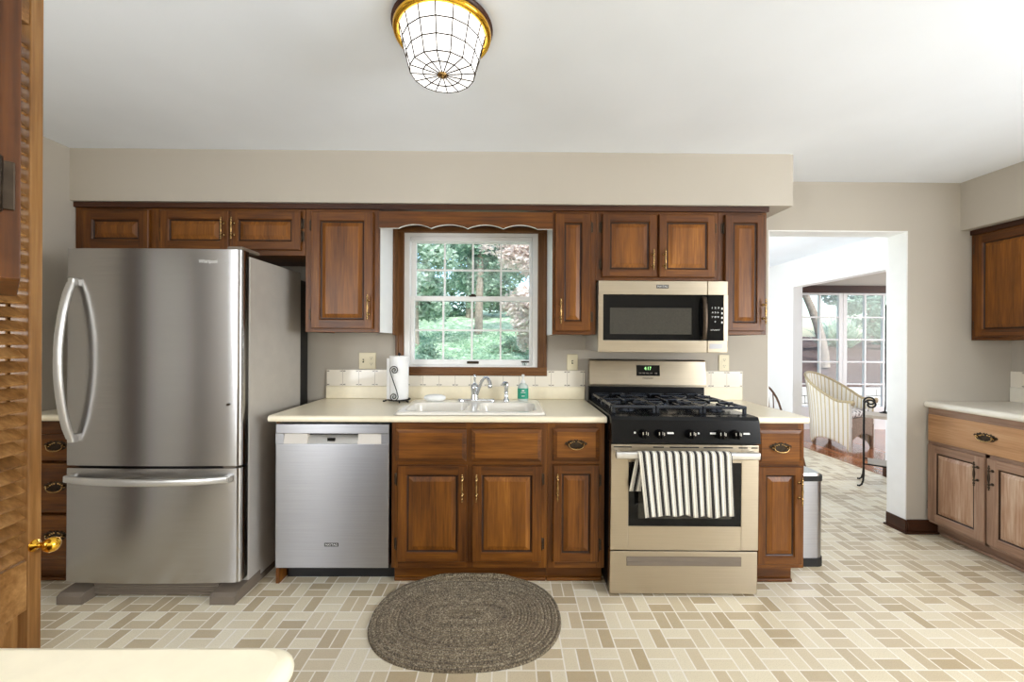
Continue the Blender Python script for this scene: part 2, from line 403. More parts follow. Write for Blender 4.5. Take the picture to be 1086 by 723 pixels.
# sunroom
struct('floor_sunroom', MB().box(3.82, 7.0, 3.1, 6.2, -.06, 0), M['planks'])
struct('trim_threshold', MB().box(3.70, 3.82, 3.95, 5.25, 0, .004), M['planks'])
struct('ceiling_sunroom', MB().box(3.82, 7.0, 3.1, 6.2, 2.42, 2.5), M['ceil'])
w = MB().box(3.82, 4.05, 6.07, 6.19, 0, 2.42).box(4.05, 6.15, 6.07, 6.19, 2.09, 2.42).box(6.15, 7.0, 6.07, 6.19, 0, 2.42)
struct('wall_sunroom_far', w, M['wall'])
struct('wall_sunroom_near', MB().box(3.82, 7.0, 3.0, 3.1, 0, 2.42), M['nookwall'])
w = MB().box(6.9, 7.0, 3.1, 3.4, 0, 2.42).box(6.9, 7.0, 3.4, 5.9, 2.2, 2.42).box(6.9, 7.0, 5.9, 6.07, 0, 2.42)
struct('wall_sunroom_right', w, M['nookwall'])
struct('trim_beam', MB().box(3.83, 6.8, 6.03, 6.07, 2.055, 2.165, .006), M['wood_d'])
for nm, x0 in (('door_1', 4.085), ('door_2', 5.055)):
    f = MB(); x1 = x0+.965
    f.box(x0, x0+.06, 6.09, 6.14, 0, 2.09, .004).box(x1-.06, x1, 6.09, 6.14, 0, 2.09, .004)
    f.box(x0+.06, x1-.06, 6.09, 6.14, 2.03, 2.09).box(x0+.06, x1-.06, 6.09, 6.14, 0, .345)
    d = struct(nm, f, M['white'])
    g = MB(); pw = (x1-x0-.12)/3
    for k in (1, 2): g.box(x0+.06+k*pw-.011, x0+.06+k*pw+.011, 6.095, 6.135, .345, 2.03)
    for k in range(1, 5): g.box(x0+.06, x1-.06, 6.097, 6.133, 2.03-.337*k-.011, 2.03-.337*k+.011)
    g.build('muntin', M['white'], d)
    MB().box(x0+.06, x1-.06, 6.112, 6.118, .345, 2.03).build('pane', M['glass'], d)

# ------------------------------------------------------------------ kitchen window
wn = thing('window_1', '', '', (-.26, 2.77, 1.075)); del wn['label']; del wn['category']; wn['kind'] = 'structure'
def casing(mb, a0, a1, b0, b1, d, horiz):
    # three-step moulded casing board
    m_ = 1 if horiz else 0
    mb.box(a0, a1, WY-.012, WY-.0005, b0, b1, .002, m_)
    if horiz:
        mb.box(a0, a1, WY-.022, WY-.012, b0+.004, b0+.022, .003, m_); mb.box(a0, a1, WY-.017, WY-.012, b1-.014, b1-.004, .002, m_)
    else:
        o_, i_ = (a0, a1) if d > 0 else (a1, a0)
        mb.box(min(o_+d*.004, o_+d*.022), max(o_+d*.004, o_+d*.022), WY-.022, WY-.012, b0, b1, .003, m_)
        mb.box(min(i_-d*.014, i_-d*.004), max(i_-d*.014, i_-d*.004), WY-.017, WY-.012, b0, b1, .002, m_)
c = MB(); casing(c, -.772, -.715, 1.131, 2.045, 1, False); casing(c, .196, .26, 1.131, 2.045, -1, False)
casing(c, -.772, .26, 1.072, 1.131, 1, True); casing(c, -.772, .26, 2.045, 2.10, 1, True)
c.build('casing', [M['case_v'], M['case_h']], wn)
f = MB()
f.box(-.715, -.680, 2.775, 2.90, 1.121, 2.044).box(.161, .196, 2.775, 2.90, 1.121, 2.044)
f.box(-.680, .161, 2.775, 2.90, 2.022, 2.044).box(-.680, .161, 2.775, 2.905, 1.121, 1.142)
f.build('jamb_frame', M['white'], wn)
f = MB().box(-.676, .157, 2.778, 2.800, 1.990, 2.021, .004); f.build('head_rail', M['white'], wn)
def sash(name, y0, y1, z0, z1, gx0, gx1, gz0, gz1, xo0, xo1):
    s = MB().box(xo0, gx0, y0, y1, z0, z1, .003).box(gx1, xo1, y0, y1, z0, z1, .003)
    s.box(gx0, gx1, y0+.001, y1-.001, z0, gz0, .002).box(gx0, gx1, y0+.001, y1-.001, gz1, z1, .002)
    o = s.build(name, M['white'], wn)
    g = MB(); pw = (gx1-gx0)/4
    for k in (1, 2, 3): g.box(gx0+k*pw-.006, gx0+k*pw+.006, y0+.004, y1-.004, gz0, gz1)
    zm = (gz0+gz1)/2
    for k in range(4): g.box(gx0+k*pw+.006, gx0+(k+1)*pw-.006, y0+.004, y1-.004, zm-.006, zm+.006)
    g.build('muntin', M['white'], o)
    MB().box(gx0, gx1, (y0+y1)/2-.002, (y0+y1)/2+.002, gz0, gz1).build('pane', M['glass'], o)
    return o
sash('upper_sash', 2.835, 2.862, 1.585, 2.020, -.648, .140, 1.615, 1.990, -.679, .160)
lo = sash('lower_sash', 2.800, 2.828, 1.143, 1.618, -.652, .140, 1.180, 1.585, -.679, .160)
MB().box(-.276, -.226, 2.788, 2.800, 1.613, 1.624, .003).box(-.262, -.232, 2.782, 2.795, 1.621, 1.632, .004).build('sash_lock', M['pewter'], lo)
MB().box(-.288, -.206, 2.792, 2.800, 1.152, 1.170, .003).build('sash_lift', M['pewter'], lo)
h = thing('suction_hook', 'small clear suction hook hanging at the bottom right of the kitchen window', 'hook', (.110, 2.797, 1.12))
MB().lathe([(.018, 2.799), (.014, 2.792), (.005, 2.786)], (.110, 0, 1.158), 'y', 16).build('suction_cup', M['soapglass'], h)
MB().box(.085, .140, 2.783, 2.787, 1.162, 1.172, .002).tube([(.110, 2.786, 1.158), (.112, 2.784, 1.135), (.116, 2.776, 1.118), (.117, 2.768, 1.122), (.117, 2.764, 1.132)], .0022, 6).build('hook', M['pewter'], h)

# ------------------------------------------------------------------ cabinet parts
def panel_door(root, x0, x1, z0, z1, yf, st=.048, mats=('wood_v', 'wood_h', 'wood_p')):
    mb = MB()
    def ring(i, y): return [(x0+i, y, z0+i), (x1-i, y, z0+i), (x1-i, y, z1-i), (x0+i, y, z1-i)]
    def strip(a, b, ms):
        for k in range(4): mb.add([a[k], a[(k+1) % 4], b[(k+1) % 4], b[k]], [(0, 1, 2, 3)], ms[k % 2])
    r = [ring(0, yf+.019), ring(0, yf+.005), ring(.004, yf)]
    mb.add(r[0], [(0, 1, 2, 3)], 0); strip(r[0], r[1], (1, 0)); strip(r[1], r[2], (1, 0))
    a, b_ = .004, st                                                # butt-jointed stiles and rails
    for xa, xb in ((x0+a, x0+b_), (x1-b_, x1-a)): mb.add([(xa, yf, z0+a), (xb, yf, z0+a), (xb, yf, z1-a), (xa, yf, z1-a)], [(0, 1, 2, 3)], 0)
    for za, zb in ((z0+a, z0+b_), (z1-b_, z1-a)): mb.add([(x0+b_, yf, za), (x1-b_, yf, za), (x1-b_, yf, zb), (x0+b_, yf, zb)], [(0, 1, 2, 3)], 1)
    q = [ring(st, yf), ring(st+.004, yf+.007), ring(st+.009, yf+.010), ring(st+.013, yf+.010), ring(st+.034, yf+.0025), ring(st+.036, yf+.0015)]
    strip(q[0], q[1], (1, 0)); strip(q[1], q[2], (3, 3)); strip(q[2], q[3], (3, 3))
    for k in (3, 4): strip(q[k], q[k+1], (2, 2))
    mb.add(q[-1], [(0, 1, 2, 3)], 2)
    return mb.build('door', [M[k] for k in mats]+[M['glaze']], root)
def drawer_front(root, x0, x1, z0, z1, yf, mats=('wood_h', 'wood_ph'), flat=False):
    mb = MB()
    def ring(i, y): return [(x0+i, y, z0+i), (x1-i, y, z0+i), (x1-i, y, z1-i), (x0+i, y, z1-i)]
    q = [ring(0, yf+.019), ring(0, yf+.008), ring(.003, yf+.006)]
    q += [ring(.005, yf)] if flat else [ring(.018, yf+.001), ring(.020, yf)]
    mb.add(q[0], [(0, 1, 2, 3)], 0)
    for k in range(len(q)-1):
        for e in range(4): mb.add([q[k][e], q[k][(e+1) % 4], q[k+1][(e+1) % 4], q[k+1][e]], [(0, 1, 2, 3)], 0)
    mb.add(q[-1], [(0, 1, 2, 3)], 1)
    return mb.build('drawer', [M[k] for k in mats], root)
def spindle(parent, x, zc, yf, L=.15, mat=None):
    """turned spindle pull standing off the door on two posts"""
    k = L/.15; y = yf-.024
    pr = [(.0008, -.075), (.0035, -.073), (.0045, -.069), (.002, -.065), (.0055, -.061), (.0060, -.056), (.0030, -.051), (.0035, -.046), (.0062, -.042), (.0062, -.038), (.0032, -.034),
          (.0038, -.026), (.0056, -.010), (.0060, 0)]
    pr = pr+[(r, -h_) for r, h_ in reversed(pr[:-1])]
    mb = MB().lathe([(r, zc+h_*k) for r, h_ in pr], (x, y, 0), 'z', 10)
    for s in (-1, 1):
        mb.tube([(x, yf, zc+s*.040*k), (x, y, zc+s*.040*k)], .0035, 8)
        mb.lathe([(.0085, yf-.0005), (.0085, yf-.003), (.004, yf-.006)], (x, 0, zc+s*.040*k), 'y', 12)
    return mb.build('handle', mat or M['brass'], parent)
def bail(parent, x, z, yf, w=.12):
    """pierced batwing backplate, two posts and a hanging bail"""
    k = w/.12
    half = [(.0, .022), (.006, .028), (.012, .022), (.020, .021), (.027, .026), (.033, .018), (.041, .020), (.045, .012), (.054, .013), (.060, .005), (.055, -.001), (.047, -.004), (.040, -.014), (.028, -.018), (.016, -.021), (.008, -.018), (0, -.023)]
    poly = [(x+a*k, z+b_*k) for a, b_ in half]+[(x-a*k, z+b_*k) for a, b_ in reversed(half[1:-1])]
    mb = MB().prism(poly, yf-.0035, yf-.0003, 'xz', 0)
    for a in range(-4, 5):                                           # raised leaf beads on the plate
        if a: mb.lathe([(.0045*k, yf-.0035), (.003*k, yf-.006), (.0002, yf-.007)], (x+a*.0098*k, 0, z+(.016-.0011*a*a)*k), 'y', 8, 1)
    for s in (-1, 1):
        mb.lathe([(.006*k, yf-.0035), (.005*k, yf-.010), (.0065*k, yf-.014), (.002*k, yf-.019)], (x+s*.039*k, 0, z+.004*k), 'y', 10, 1)
    pts = []
    for i in range(13):
        a = pi*i/12; pts.append((x-.039*k*cos(a), yf-.013-.006*sin(a), z+.002*k-.024*k*sin(a)**.8))
    mb.tube(pts, [.0024*k+.0014*k*sin(pi*i/12)**2 for i in range(13)], 8, 1)
    return mb.build('handle', [M['pewter'], M['brass']], parent)
def hinge(parent, x, z, y, side, h=.058):
    """leaf on the face frame at y and its knuckle; side = -1 when the door lies to the right of it"""
    mb = MB().box(x-.0075, x+.0075, y-.0035, y-.0002, z-h/2, z+h/2, .0012)
    kx = x-side*.006
    mb.lathe([(.0005, z-h/2-.006), (.005, z-h/2-.003), (.005, z+h/2+.003), (.0005, z+h/2+.006)], (kx, y-.006, 0), 'z', 8)
    return mb.build('hinge', M['pewter'], parent)
def carcass(root, x0, x1, yf, yb, z0, z1, rails, side_mats=(0, 0), mats=('wood_v', 'wood_h', 'white', 'wood_p')):
    """box with a proper face frame; rails = list of (xa, xb, za, zb, horizontal)"""
    mb = MB().box(x0+.012, x1-.012, yf+.019, yb, z0+.004, z1-.004, 0, 0)
    body = mb.build('body', [M[k] for k in mats], root)
    MB().box(x0, x0+.012, yf+.019, yb, z0, z1, 0, side_mats[0]).build('side_panel', [M[k] for k in mats], root)
    MB().box(x1-.012, x1, yf+.019, yb, z0, z1, 0, side_mats[1]).build('side_panel', [M[k] for k in mats], root)
    fr = MB()
    for xa, xb, za, zb, hz in rails: fr.box(xa, xb, yf, yf+.019, za, zb, .0008, 1 if hz else 0, 1)
    fr.build('face_frame', [M[mats[0]], M[mats[1]]], root)
    return body

# ------------------------------------------------------------------ wall cabinets (back wall)
UY = 2.40; UD = 2.380; UT = 2.080
cb = thing('wall_cabinet', 'short three-door wooden wall cabinet above the refrigerator', 'cabinet', (-1.86, 2.58, 1.807), 0, 'wall cabinets along the sink wall')
carcass(cb, -2.545, -1.203, UY, WY-.002, 1.807, UT, [(-2.545, -2.485, 1.807, UT, 0), (-2.115, -2.03, 1.807, UT, 0), (-1.23, -1.203, 1.807, UT, 0),
        (-2.485, -2.115, 2.055, UT, 1), (-2.485, -2.115, 1.807, 1.845, 1), (-2.03, -1.23, 2.055, UT, 1), (-2.03, -1.23, 1.807, 1.845, 1), (-1.652, -1.626, 1.845, 2.055, 0)])
a = panel_door(cb, -2.490, -2.107, 1.836, 2.064, UD, .055); hinge(a, -2.497, 2.005, UY, -1); hinge(a, -2.497, 1.88, UY, -1)
a = panel_door(cb, -2.041, -1.641, 1.836, 2.064, UD, .048); spindle(a, -1.668, 1.955, UD, .13); hinge(a, -2.048, 1.995, UY, -1); hinge(a, -2.048, 1.915, UY, -1)
a = panel_door(cb, -1.637, -1.224, 1.836, 2.064, UD, .048); spindle(a, -1.609, 1.955, UD, .13); hinge(a, -1.216, 1.995, UY, 1); hinge(a, -1.216, 1.920, UY, 1)
cb = thing('wall_cabinet', 'single-door wooden wall cabinet between the refrigerator and the kitchen window', 'cabinet', (-.985, 2.58, 1.357), 0, 'wall cabinets along the sink wall')
carcass(cb, -1.20, -.767, UY, WY-.002, 1.357, UT, [(-1.20, -1.150, 1.357, UT, 0), (-.810, -.767, 1.357, UT, 0), (-1.150, -.810, 2.05, UT, 1), (-1.150, -.810, 1.357, 1.392, 1)], (0, 2))
a = panel_door(cb, -1.161, -.799, 1.378, 2.062, UD, .050); spindle(a, -.822, 1.503, UD); hinge(a, -1.171, 1.985, UY, -1); hinge(a, -1.171, 1.460, UY, -1)
MB().box(-.767, -.755, 2.675, WY-.002, 1.345, UT, .002).build('casing_reflection_strip', M['case_v'], cb)  # brown strip standing in for the window casing's reflection in the side
cb = thing('wall_cabinet', 'narrow single-door wooden wall cabinet between the kitchen window and the microwave', 'cabinet', (.386, 2.58, 1.350), 0, 'wall cabinets along the sink wall')
carcass(cb, .257, .513, UY, WY-.002, 1.350, UT, [(.257, .282, 1.350, UT, 0), (.470, .513, 1.350, UT, 0), (.282, .470, 2.05, UT, 1), (.282, .470, 1.350, 1.385, 1)], (2, 0))
a = panel_door(cb, .270, .481, 1.372, 2.062, UD, .052); spindle(a, .303, 1.487, UD); hinge(a, .489, 1.985, UY, 1); hinge(a, .489, 1.455, UY, 1)
cb = thing('wall_cabinet', 'two-door wooden wall cabinet directly above the microwave', 'cabinet', (.876, 2.58, 1.672), 0, 'wall cabinets along the sink wall')
carcass(cb, .514, 1.238, UY, WY-.002, 1.672, UT, [(.514, .560, 1.672, UT, 0), (.862, .892, 1.672, UT, 0), (1.208, 1.238, 1.672, UT, 0), (.560, .862, 2.05, UT, 1), (.892, 1.208, 2.05, UT, 1), (.560, .862, 1.672, 1.700, 1), (.892, 1.208, 1.672, 1.700, 1)])
a = panel_door(cb, .547, .871, 1.690, 2.062, UD, .044); spindle(a, .843, 1.790, UD, .125); hinge(a, .538, 1.985, UY, -1); hinge(a, .538, 1.765, UY, -1)
a = panel_door(cb, .882, 1.215, 1.690, 2.062, UD, .044); spindle(a, .912, 1.790, UD, .125); hinge(a, 1.222, 1.985, UY, 1); hinge(a, 1.222, 1.765, UY, 1)
cb = thing('wall_cabinet', 'narrow single-door wooden wall cabinet between the microwave and the doorway', 'cabinet', (1.385, 2.58, 1.354), 0, 'wall cabinets along the sink wall')
carcass(cb, 1.239, 1.529, UY, WY-.002, 1.354, UT, [(1.239, 1.285, 1.354, UT, 0), (1.500, 1.529, 1.354, UT, 0), (1.285, 1.500, 2.05, UT, 1), (1.285, 1.500, 1.354, 1.387, 1)])
a = panel_door(cb, 1.274, 1.511, 1.375, 2.062, UD, .046); spindle(a, 1.500, 1.490, UD); hinge(a, 1.264, 1.985, UY, -1); hinge(a, 1.264, 1.455, UY, -1)
mt = MB().box(-2.545, 1.536, 2.384, 2.3995, 2.080, 2.1105, .003).box(-2.545, 1.529, 2.3995, WY-.002, 2.0805, 2.1105)
struct('trim_1', mt, M['wood_d'])
# scalloped valance over the window, the window light on its edge coloured white
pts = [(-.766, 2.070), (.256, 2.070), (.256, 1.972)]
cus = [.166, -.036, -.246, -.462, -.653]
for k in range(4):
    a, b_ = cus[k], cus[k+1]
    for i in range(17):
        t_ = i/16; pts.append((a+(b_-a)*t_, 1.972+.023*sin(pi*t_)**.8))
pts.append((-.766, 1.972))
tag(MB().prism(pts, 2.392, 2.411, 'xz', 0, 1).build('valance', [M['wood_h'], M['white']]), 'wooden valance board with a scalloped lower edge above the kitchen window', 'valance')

# ------------------------------------------------------------------ base cabinets (back wall)
BF = 2.160; BD = 2.140; CT = .914; CB = .880
def toe(root, x0, x1, y=2.225, yb=None):
    t_ = MB().box(x0, x1, y, yb or (y+.02), 0, .102, 0, 0).box(x0, x1, y-.014, y, 0, .020, .006, 0)
    t_.build('toe_kick', M['wood_h'], root)
cb = thing('base_cabinet', 'two-door wooden base cabinet with two false drawer fronts under the kitchen sink', 'cabinet', (-.205, 2.45, 0), 0, 'base cabinets along the sink wall')
x0, x1 = -.619, .209
carcass(cb, x0, x1, BF, WY-.002, .102, .70, [(x0, -.585, .102, CB, 0), (-.228, -.184, .102, CB, 0), (.166, x1, .102, CB, 0)] +
        [(a, b_, c_, d_, 1) for a, b_ in ((-.585, -.228), (-.184, .166)) for c_, d_ in ((.102, .155), (.640, .688), (.832, CB))], (0, 0))
toe(cb, x0, x1)
drawer_front(cb, -.595, -.223, .671, .843, BD); drawer_front(cb, -.195, .176, .671, .843, BD)
a = panel_door(cb, -.586, -.216, .141, .651, BD, .048); spindle(a, -.240, .540, BD); hinge(a, -.597, .575, BF, -1); hinge(a, -.597, .232, BF, -1)
a = panel_door(cb, -.190, .178, .141, .651, BD, .048); spindle(a, -.166, .540, BD); hinge(a, .186, .575, BF, 1); hinge(a, .186, .232, BF, 1)
cb = thing('base_cabinet', 'narrow wooden base cabinet with one drawer and one door, left of the range', 'cabinet', (.363, 2.45, 0), 0, 'base cabinets along the sink wall')
x0, x1 = .210, .514
carcass(cb, x0, x1, BF, WY-.002, .102, CB-.001, [(x0, .250, .102, CB-.001, 0), (.470, x1, .102, CB-.001, 0), (.250, .470, .102, .155, 1), (.250, .470, .640, .690, 1), (.250, .470, .838, CB-.001, 1)])
toe(cb, x0, x1)
a = drawer_front(cb, .238, .482, .676, .850, BD); bail(a, .358, .765, BD)
a = panel_door(cb, .238, .482, .141, .655, BD, .044); spindle(a, .259, .545, BD); hinge(a, .491, .570, BF, 1); hinge(a, .491, .228, BF, 1)
cb = thing('base_cabinet', 'narrow wooden base cabinet at the counter end, right of the range', 'cabinet', (1.44, 2.45, 0), 0, 'base cabinets along the sink wall')
x0, x1 = 1.300, 1.584
carcass(cb, x0, x1, BF, WY-.002, .102, CB-.001, [(x0, 1.335, .102, CB-.001, 0), (1.552, x1, .102, CB-.001, 0), (1.335, 1.552, .102, .150, 1), (1.335, 1.552, .636, .672, 1), (1.335, 1.552, .835, CB-.001, 1)])
toe(cb, x0, 1.555, 2.215, WY-.01)
a = drawer_front(cb, 1.325, 1.566, .660, .846, BD); bail(a, 1.443, .752, BD)
a = panel_door(cb, 1.325, 1.566, .128, .648, BD, .042); spindle(a, 1.545, .525, BD); hinge(a, 1.312, .570, BF, -1)
cb = thing('base_cabinet', 'wooden drawer base cabinet between the left wall and the refrigerator', 'cabinet', (-2.395, 2.45, 0), 0, 'base cabinets along the sink wall')
x0, x1 = -2.548, -2.240
carcass(cb, x0, x1, BF, WY-.002, .090, CB-.001, [(x0, -2.53, .09, CB-.001, 0), (-2.262, x1, .09, CB-.001, 0), (-2.53, -2.262, .09, .15, 1), (-2.53, -2.262, .80, CB-.001, 1)])
toe(cb, x0, x1)
for za, zb in ((.672, .806), (.398, .655), (.155, .382)):
    a = drawer_front(cb, -2.520, -2.262, za, zb, BD, ('wood_h', 'wood_h')); bail(a, -2.362, (za+zb)/2+.01, BD, .13)
tag(MB().box(-1.247, -1.229, 2.190, WY-.002, 0, CB-.001, .001).build('end_panel', M['wood_v']), 'narrow wooden end panel between the dishwasher and the refrigerator', 'panel')

# ------------------------------------------------------------------ worktops
def slab(mb, x0, x1, y0, y1, z0=CB, z1=CT, fr=.016, round_right=0):
    """worktop slab with a rolled front edge"""
    pr = [(y1, z0), (y1, z1), (y0+fr, z1)]
    for k in range(1, 8):
        a = pi/2+pi*k/8*1.0; pr.append((y0+fr+fr*cos(a)*1.0, (z0+z1)/2+(z1-z0)/2*sin(a)))
    pr.append((y0+fr, z0))
    mb.prism(pr, x0, x1, 'yz'); return mb
ct = thing('countertop', 'long cream laminate worktop over the dishwasher and sink cabinets', 'countertop', (-.36, 2.45, CB))
HX0, HX1, HY0, HY1 = -.590, .180, 2.185, 2.595
m_ = MB(); slab(m_, -1.255, HX0, 2.122, WY-.002); slab(m_, HX0, HX1, 2.122, HY0); m_.box(HX0, HX1, HY1, WY-.002, CB, CT); slab(m_, HX1, .517, 2.122, WY-.002)
m_.build('worktop', M['counter'], ct)
MB().box(-1.238, .520, 2.754, WY-.002, CT+.0003, 1.000, .004).build('backsplash', M['counter'], ct)
ct = thing('countertop', 'short cream laminate worktop right of the range', 'countertop', (1.45, 2.45, CB))
m_ = MB(); slab(m_, 1.303, 1.585, 2.122, WY-.002); m_.box(1.585, 1.600, 2.138, WY-.002, CB, CT, .006); m_.build('worktop', M['counter'], ct)
MB().box(1.303, 1.597, 2.754, WY-.002, CT+.0003, 1.000, .004).build('backsplash', M['counter'], ct)
m_ = MB(); slab(m_, -2.548, -2.236, 2.122, WY-.002); tag(m_.build('countertop', M['counter']), 'cream worktop end in the corner left of the refrigerator', 'countertop')
def tilestrip(x0, x1, label, cut=None):
    mb = MB()
    if cut:
        mb.box(x0, cut[0], 2.763, WY-.0005, 1.0005, 1.109); mb.box(cut[0], cut[1], 2.763, WY-.0005, 1.0005, 1.071); mb.box(cut[1], x1, 2.763, WY-.0005, 1.0005, 1.109)
    else: mb.box(x0, x1, 2.763, WY-.0005, 1.0005, 1.109)
    o = mb.build('tile_backsplash', M['tiles']); dx = o.location.x-x0
    for v_ in o.data.vertices: v_.co.x += dx
    o.location.x = x0
    return tag(o, label, 'tiles')
tilestrip(-1.236, .520, 'row of cream motif tiles above the long worktop and below the window', (-.773, .261))
tilestrip(1.275, 1.602, 'row of cream motif tiles above the short worktop right of the range')

# ------------------------------------------------------------------ sink and what stands on it
def sink():
    X0, X1, Y0, Y1, Z = -.610, .200, 2.150, 2.625, CT+.016
    nx, ny = 150, 90; bowls = [(-.562, -.238, 2.195, 2.490), (-.168, .152, 2.195, 2.490)]
    v = []; f = []
    def sd(x, y, b_, r):
        cx, cy = (b_[0]+b_[1])/2, (b_[2]+b_[3])/2; qx, qy = abs(x-cx)-(b_[1]-b_[0])/2+r, abs(y-cy)-(b_[3]-b_[2])/2+r
        return min(max(qx, qy), 0)+sqrt(max(qx, 0)**2+max(qy, 0)**2)-r
    for j in range(ny+1):
        for i in range(nx+1):
            x = X0+(X1-X0)*i/nx; y = Y0+(Y1-Y0)*j/ny; z = Z
            e = -sd(x, y, (X0, X1, Y0, Y1), .03)
            z -= .014*max(0, 1-max(e, 0)/.014)**2
            for b_ in bowls:
                d = -sd(x, y, b_, .06)
                if d > 0: t_ = min(1, d/.055); z -= .165*(1-(1-t_)**2.2)
                elif d > -.012: z -= .003*(1+d/.012)**2
            v.append((x, y, z))
    for j in range(ny):
        for i in range(nx):
            a = j*(nx+1)+i; f.append((a, a+1, a+nx+2, a+nx+1))
    r = thing('sink', 'white double-bowl drop-in sink set in the long cream worktop', 'sink', (-.2, 2.39, CT))
    MB().add(v, f, 0, True).build('basin', M['sink'], r)
    for b_ in bowls:
        cx, cy = (b_[0]+b_[1])/2, (b_[2]+b_[3])/2
        MB().lathe([(.042, .002), (.040, .006), (.028, .005), (.022, .001)], (cx, cy, Z-.168), 'z', 20).build('drain', M['chrome'], r)
sink()
DZ = CT+.0165
fa = thing('faucet', 'chrome kitchen faucet with a lever and arched spout behind the sink', 'faucet', (-.205, 2.585, DZ))
pl = []
for k in range(24):
    a = 2*pi*k/24; pl.append((-.205+.118*math.copysign(abs(cos(a))**.7, cos(a)), 2.572+.026*math.copysign(abs(sin(a))**.7, sin(a))))
MB().loft([[(x, y, DZ) for x, y in pl], [(x, y, DZ+.008) for x, y in pl], [(-.205+(x+.205)*.95, 2.572+(y-2.572)*.8, DZ+.013) for x, y in pl]]).build('base_plate', M['chrome'], fa)
MB().lathe([(.026, .012), (.024, .03), (.021, .05), (.024, .07), (.026, .085), (.022, .10), (.012, .108), (.008, .112)], (-.215, 2.572, DZ), 'z', 20).build('body', M['chrome'], fa)
MB().lathe([(.008, .108), (.006, .125), (.0075, .14), (.010, .150), (.009, .160), (.004, .166)], (-.215, 2.572, DZ), 'z', 14).build('lever', M['chrome'], fa)
sp = [(-.202, 2.560, DZ+.040), (-.185, 2.548, DZ+.085), (-.168, 2.53, DZ+.128), (-.150, 2.505, DZ+.150), (-.130, 2.475, DZ+.152), (-.117, 2.455, DZ+.138), (-.112, 2.448, DZ+.115)]
MB().tube(sp, [.010, .010, .0095, .009, .0095, .0105, .011], 12).lathe([(.012, DZ+.114), (.0135, DZ+.104), (.012, DZ+.096), (.006, DZ+.096)], (-.112, 2.448, 0), 'z', 14).build('spout', M['chrome'], fa)
spr = thing('sprayer', 'chrome side sprayer standing right of the faucet', 'sprayer', (-.015, 2.575, DZ))
MB().lathe([(.022, 0), (.021, .008), (.014, .016), (.012, .05), (.014, .058), (.010, .06)], (-.015, 2.575, DZ), 'z', 16).build('holder', M['chrome'], spr)
MB().lathe([(.010, .058), (.012, .075), (.015, .095), (.014, .112), (.009, .12)], (-.015, 2.575, DZ), 'z', 14).tube([(-.015, 2.575, DZ+.108), (-.025, 2.560, DZ+.112), (-.036, 2.545, DZ+.106)], [.013, .012, .010], 12).build('spray_head', M['chrome'], spr)
so = thing('soap_bottle', 'clear pump soap bottle with a green label behind the sink', 'bottle', (.092, 2.585, DZ))
MB().lathe([(.030, 0), (.034, .004), (.034, .085), (.030, .098), (.016, .110), (.013, .114)], (.092, 2.585, DZ), 'z', 24, sy=.72).build('bottle_body', M['soapglass'], so)
MB().lathe([(.0348, .014), (.0348, .080)], (.092, 2.585, DZ), 'z', 24, cap=False, sy=.725).build('paper_label', M['green'], so)
MB().box(.078, .106, 2.5593, 2.5597, DZ+.052, DZ+.056).box(.084, .100, 2.5593, 2.5597, DZ+.062, DZ+.070).box(.082, .102, 2.5593, 2.5597, DZ+.030, DZ+.034).build('label_print', M['lettering_l'], so)
MB().lathe([(.014, .112), (.015, .125), (.007, .128), (.006, .150), (.010, .152), (.010, .164), (.006, .167)], (.092, 2.585, DZ), 'z', 16).tube([(.092, 2.585, DZ+.158), (.092, 2.555, DZ+.158), (.092, 2.545, DZ+.150)], [.006, .005, .004], 10).build('pump', M['white_plastic'], so)
sb = MB()
sb.lathe([(.001, 0), (.050, .001), (.064, .008), (.070, .018), (.066, .029), (.052, .037), (.028, .041), (.001, .042)], (-.465, 2.560, DZ), 'z', 28, sy=.55)
tag(sb.build('soap_bar', M['white_plastic']), 'oval white bar of soap on the sink rim left of the faucet', 'soap')
# paper towel and its scroll holder
pt = thing('paper_towel_holder', 'black wrought-iron scroll paper towel holder left of the sink', 'paper towel holder', (-.712, 2.64, CT))
cx, cy = -.712, 2.640
h = MB()
ring = [(cx+.070*cos(2*pi*k/24), cy+.070*sin(2*pi*k/24), CT+.014) for k in range(24)]
h.tube(ring, .0045, 8, closed=True)
for a in (-.7, 1.4, 3.5, 5.0):
    x, y = cx+.070*cos(a), cy+.070*sin(a); u = Vector((cos(a), sin(a), 0))
    h.tube([(x, y, CT+.014), (x+u.x*.014, y+u.y*.014, CT+.010), (x+u.x*.022, y+u.y*.022, CT+.0058), (x+u.x*.030, y+u.y*.030, CT+.008)], [.004, .005, .0045, .005], 8)
h.tube([(cx-.07, cy, CT+.014), (cx+.07, cy, CT+.014)], .004, 8); h.tube([(cx, cy, CT+.012), (cx, cy, CT+.306)], .005, 8); h.lathe([(.009, .300), (.010, .308), (.003, .318)], (cx, cy, CT), 'z', 12)
h.build('base_frame', M['wrought'], pt)
sc = []; fy = cy-.076
def spiral(ccx, ccz, a0, turns, r0, r1, n=40):
    return [(ccx+(r0+(r1-r0)*k/n)*cos(a0+turns*2*pi*k/n), ccz+(r0+(r1-r0)*k/n)*sin(a0+turns*2*pi*k/n)) for k in range(n+1)]
up_ = spiral(cx-.010, CT+.208, pi, -1.75, .027, .004); dn = spiral(cx-.012, CT+.040, 0, -1.75, .027, .004)
line = [*reversed(up_), *[(cx-.037+(.052)*k/6, CT+.200+(-.150)*k/6) for k in range(1, 6)], *dn]
h = MB().tube([(a, fy, b_) for a, b_ in line], .0032, 8).tube([(cx-.012, fy, CT+.013), (cx-.012, cy-.068, CT+.014)], .004, 8)
h.build('scroll', M['wrought'], pt)
pr = thing('paper_towel_roll', 'white paper towel roll standing in the scroll holder', 'paper towel', (cx, cy, CT+.0185))
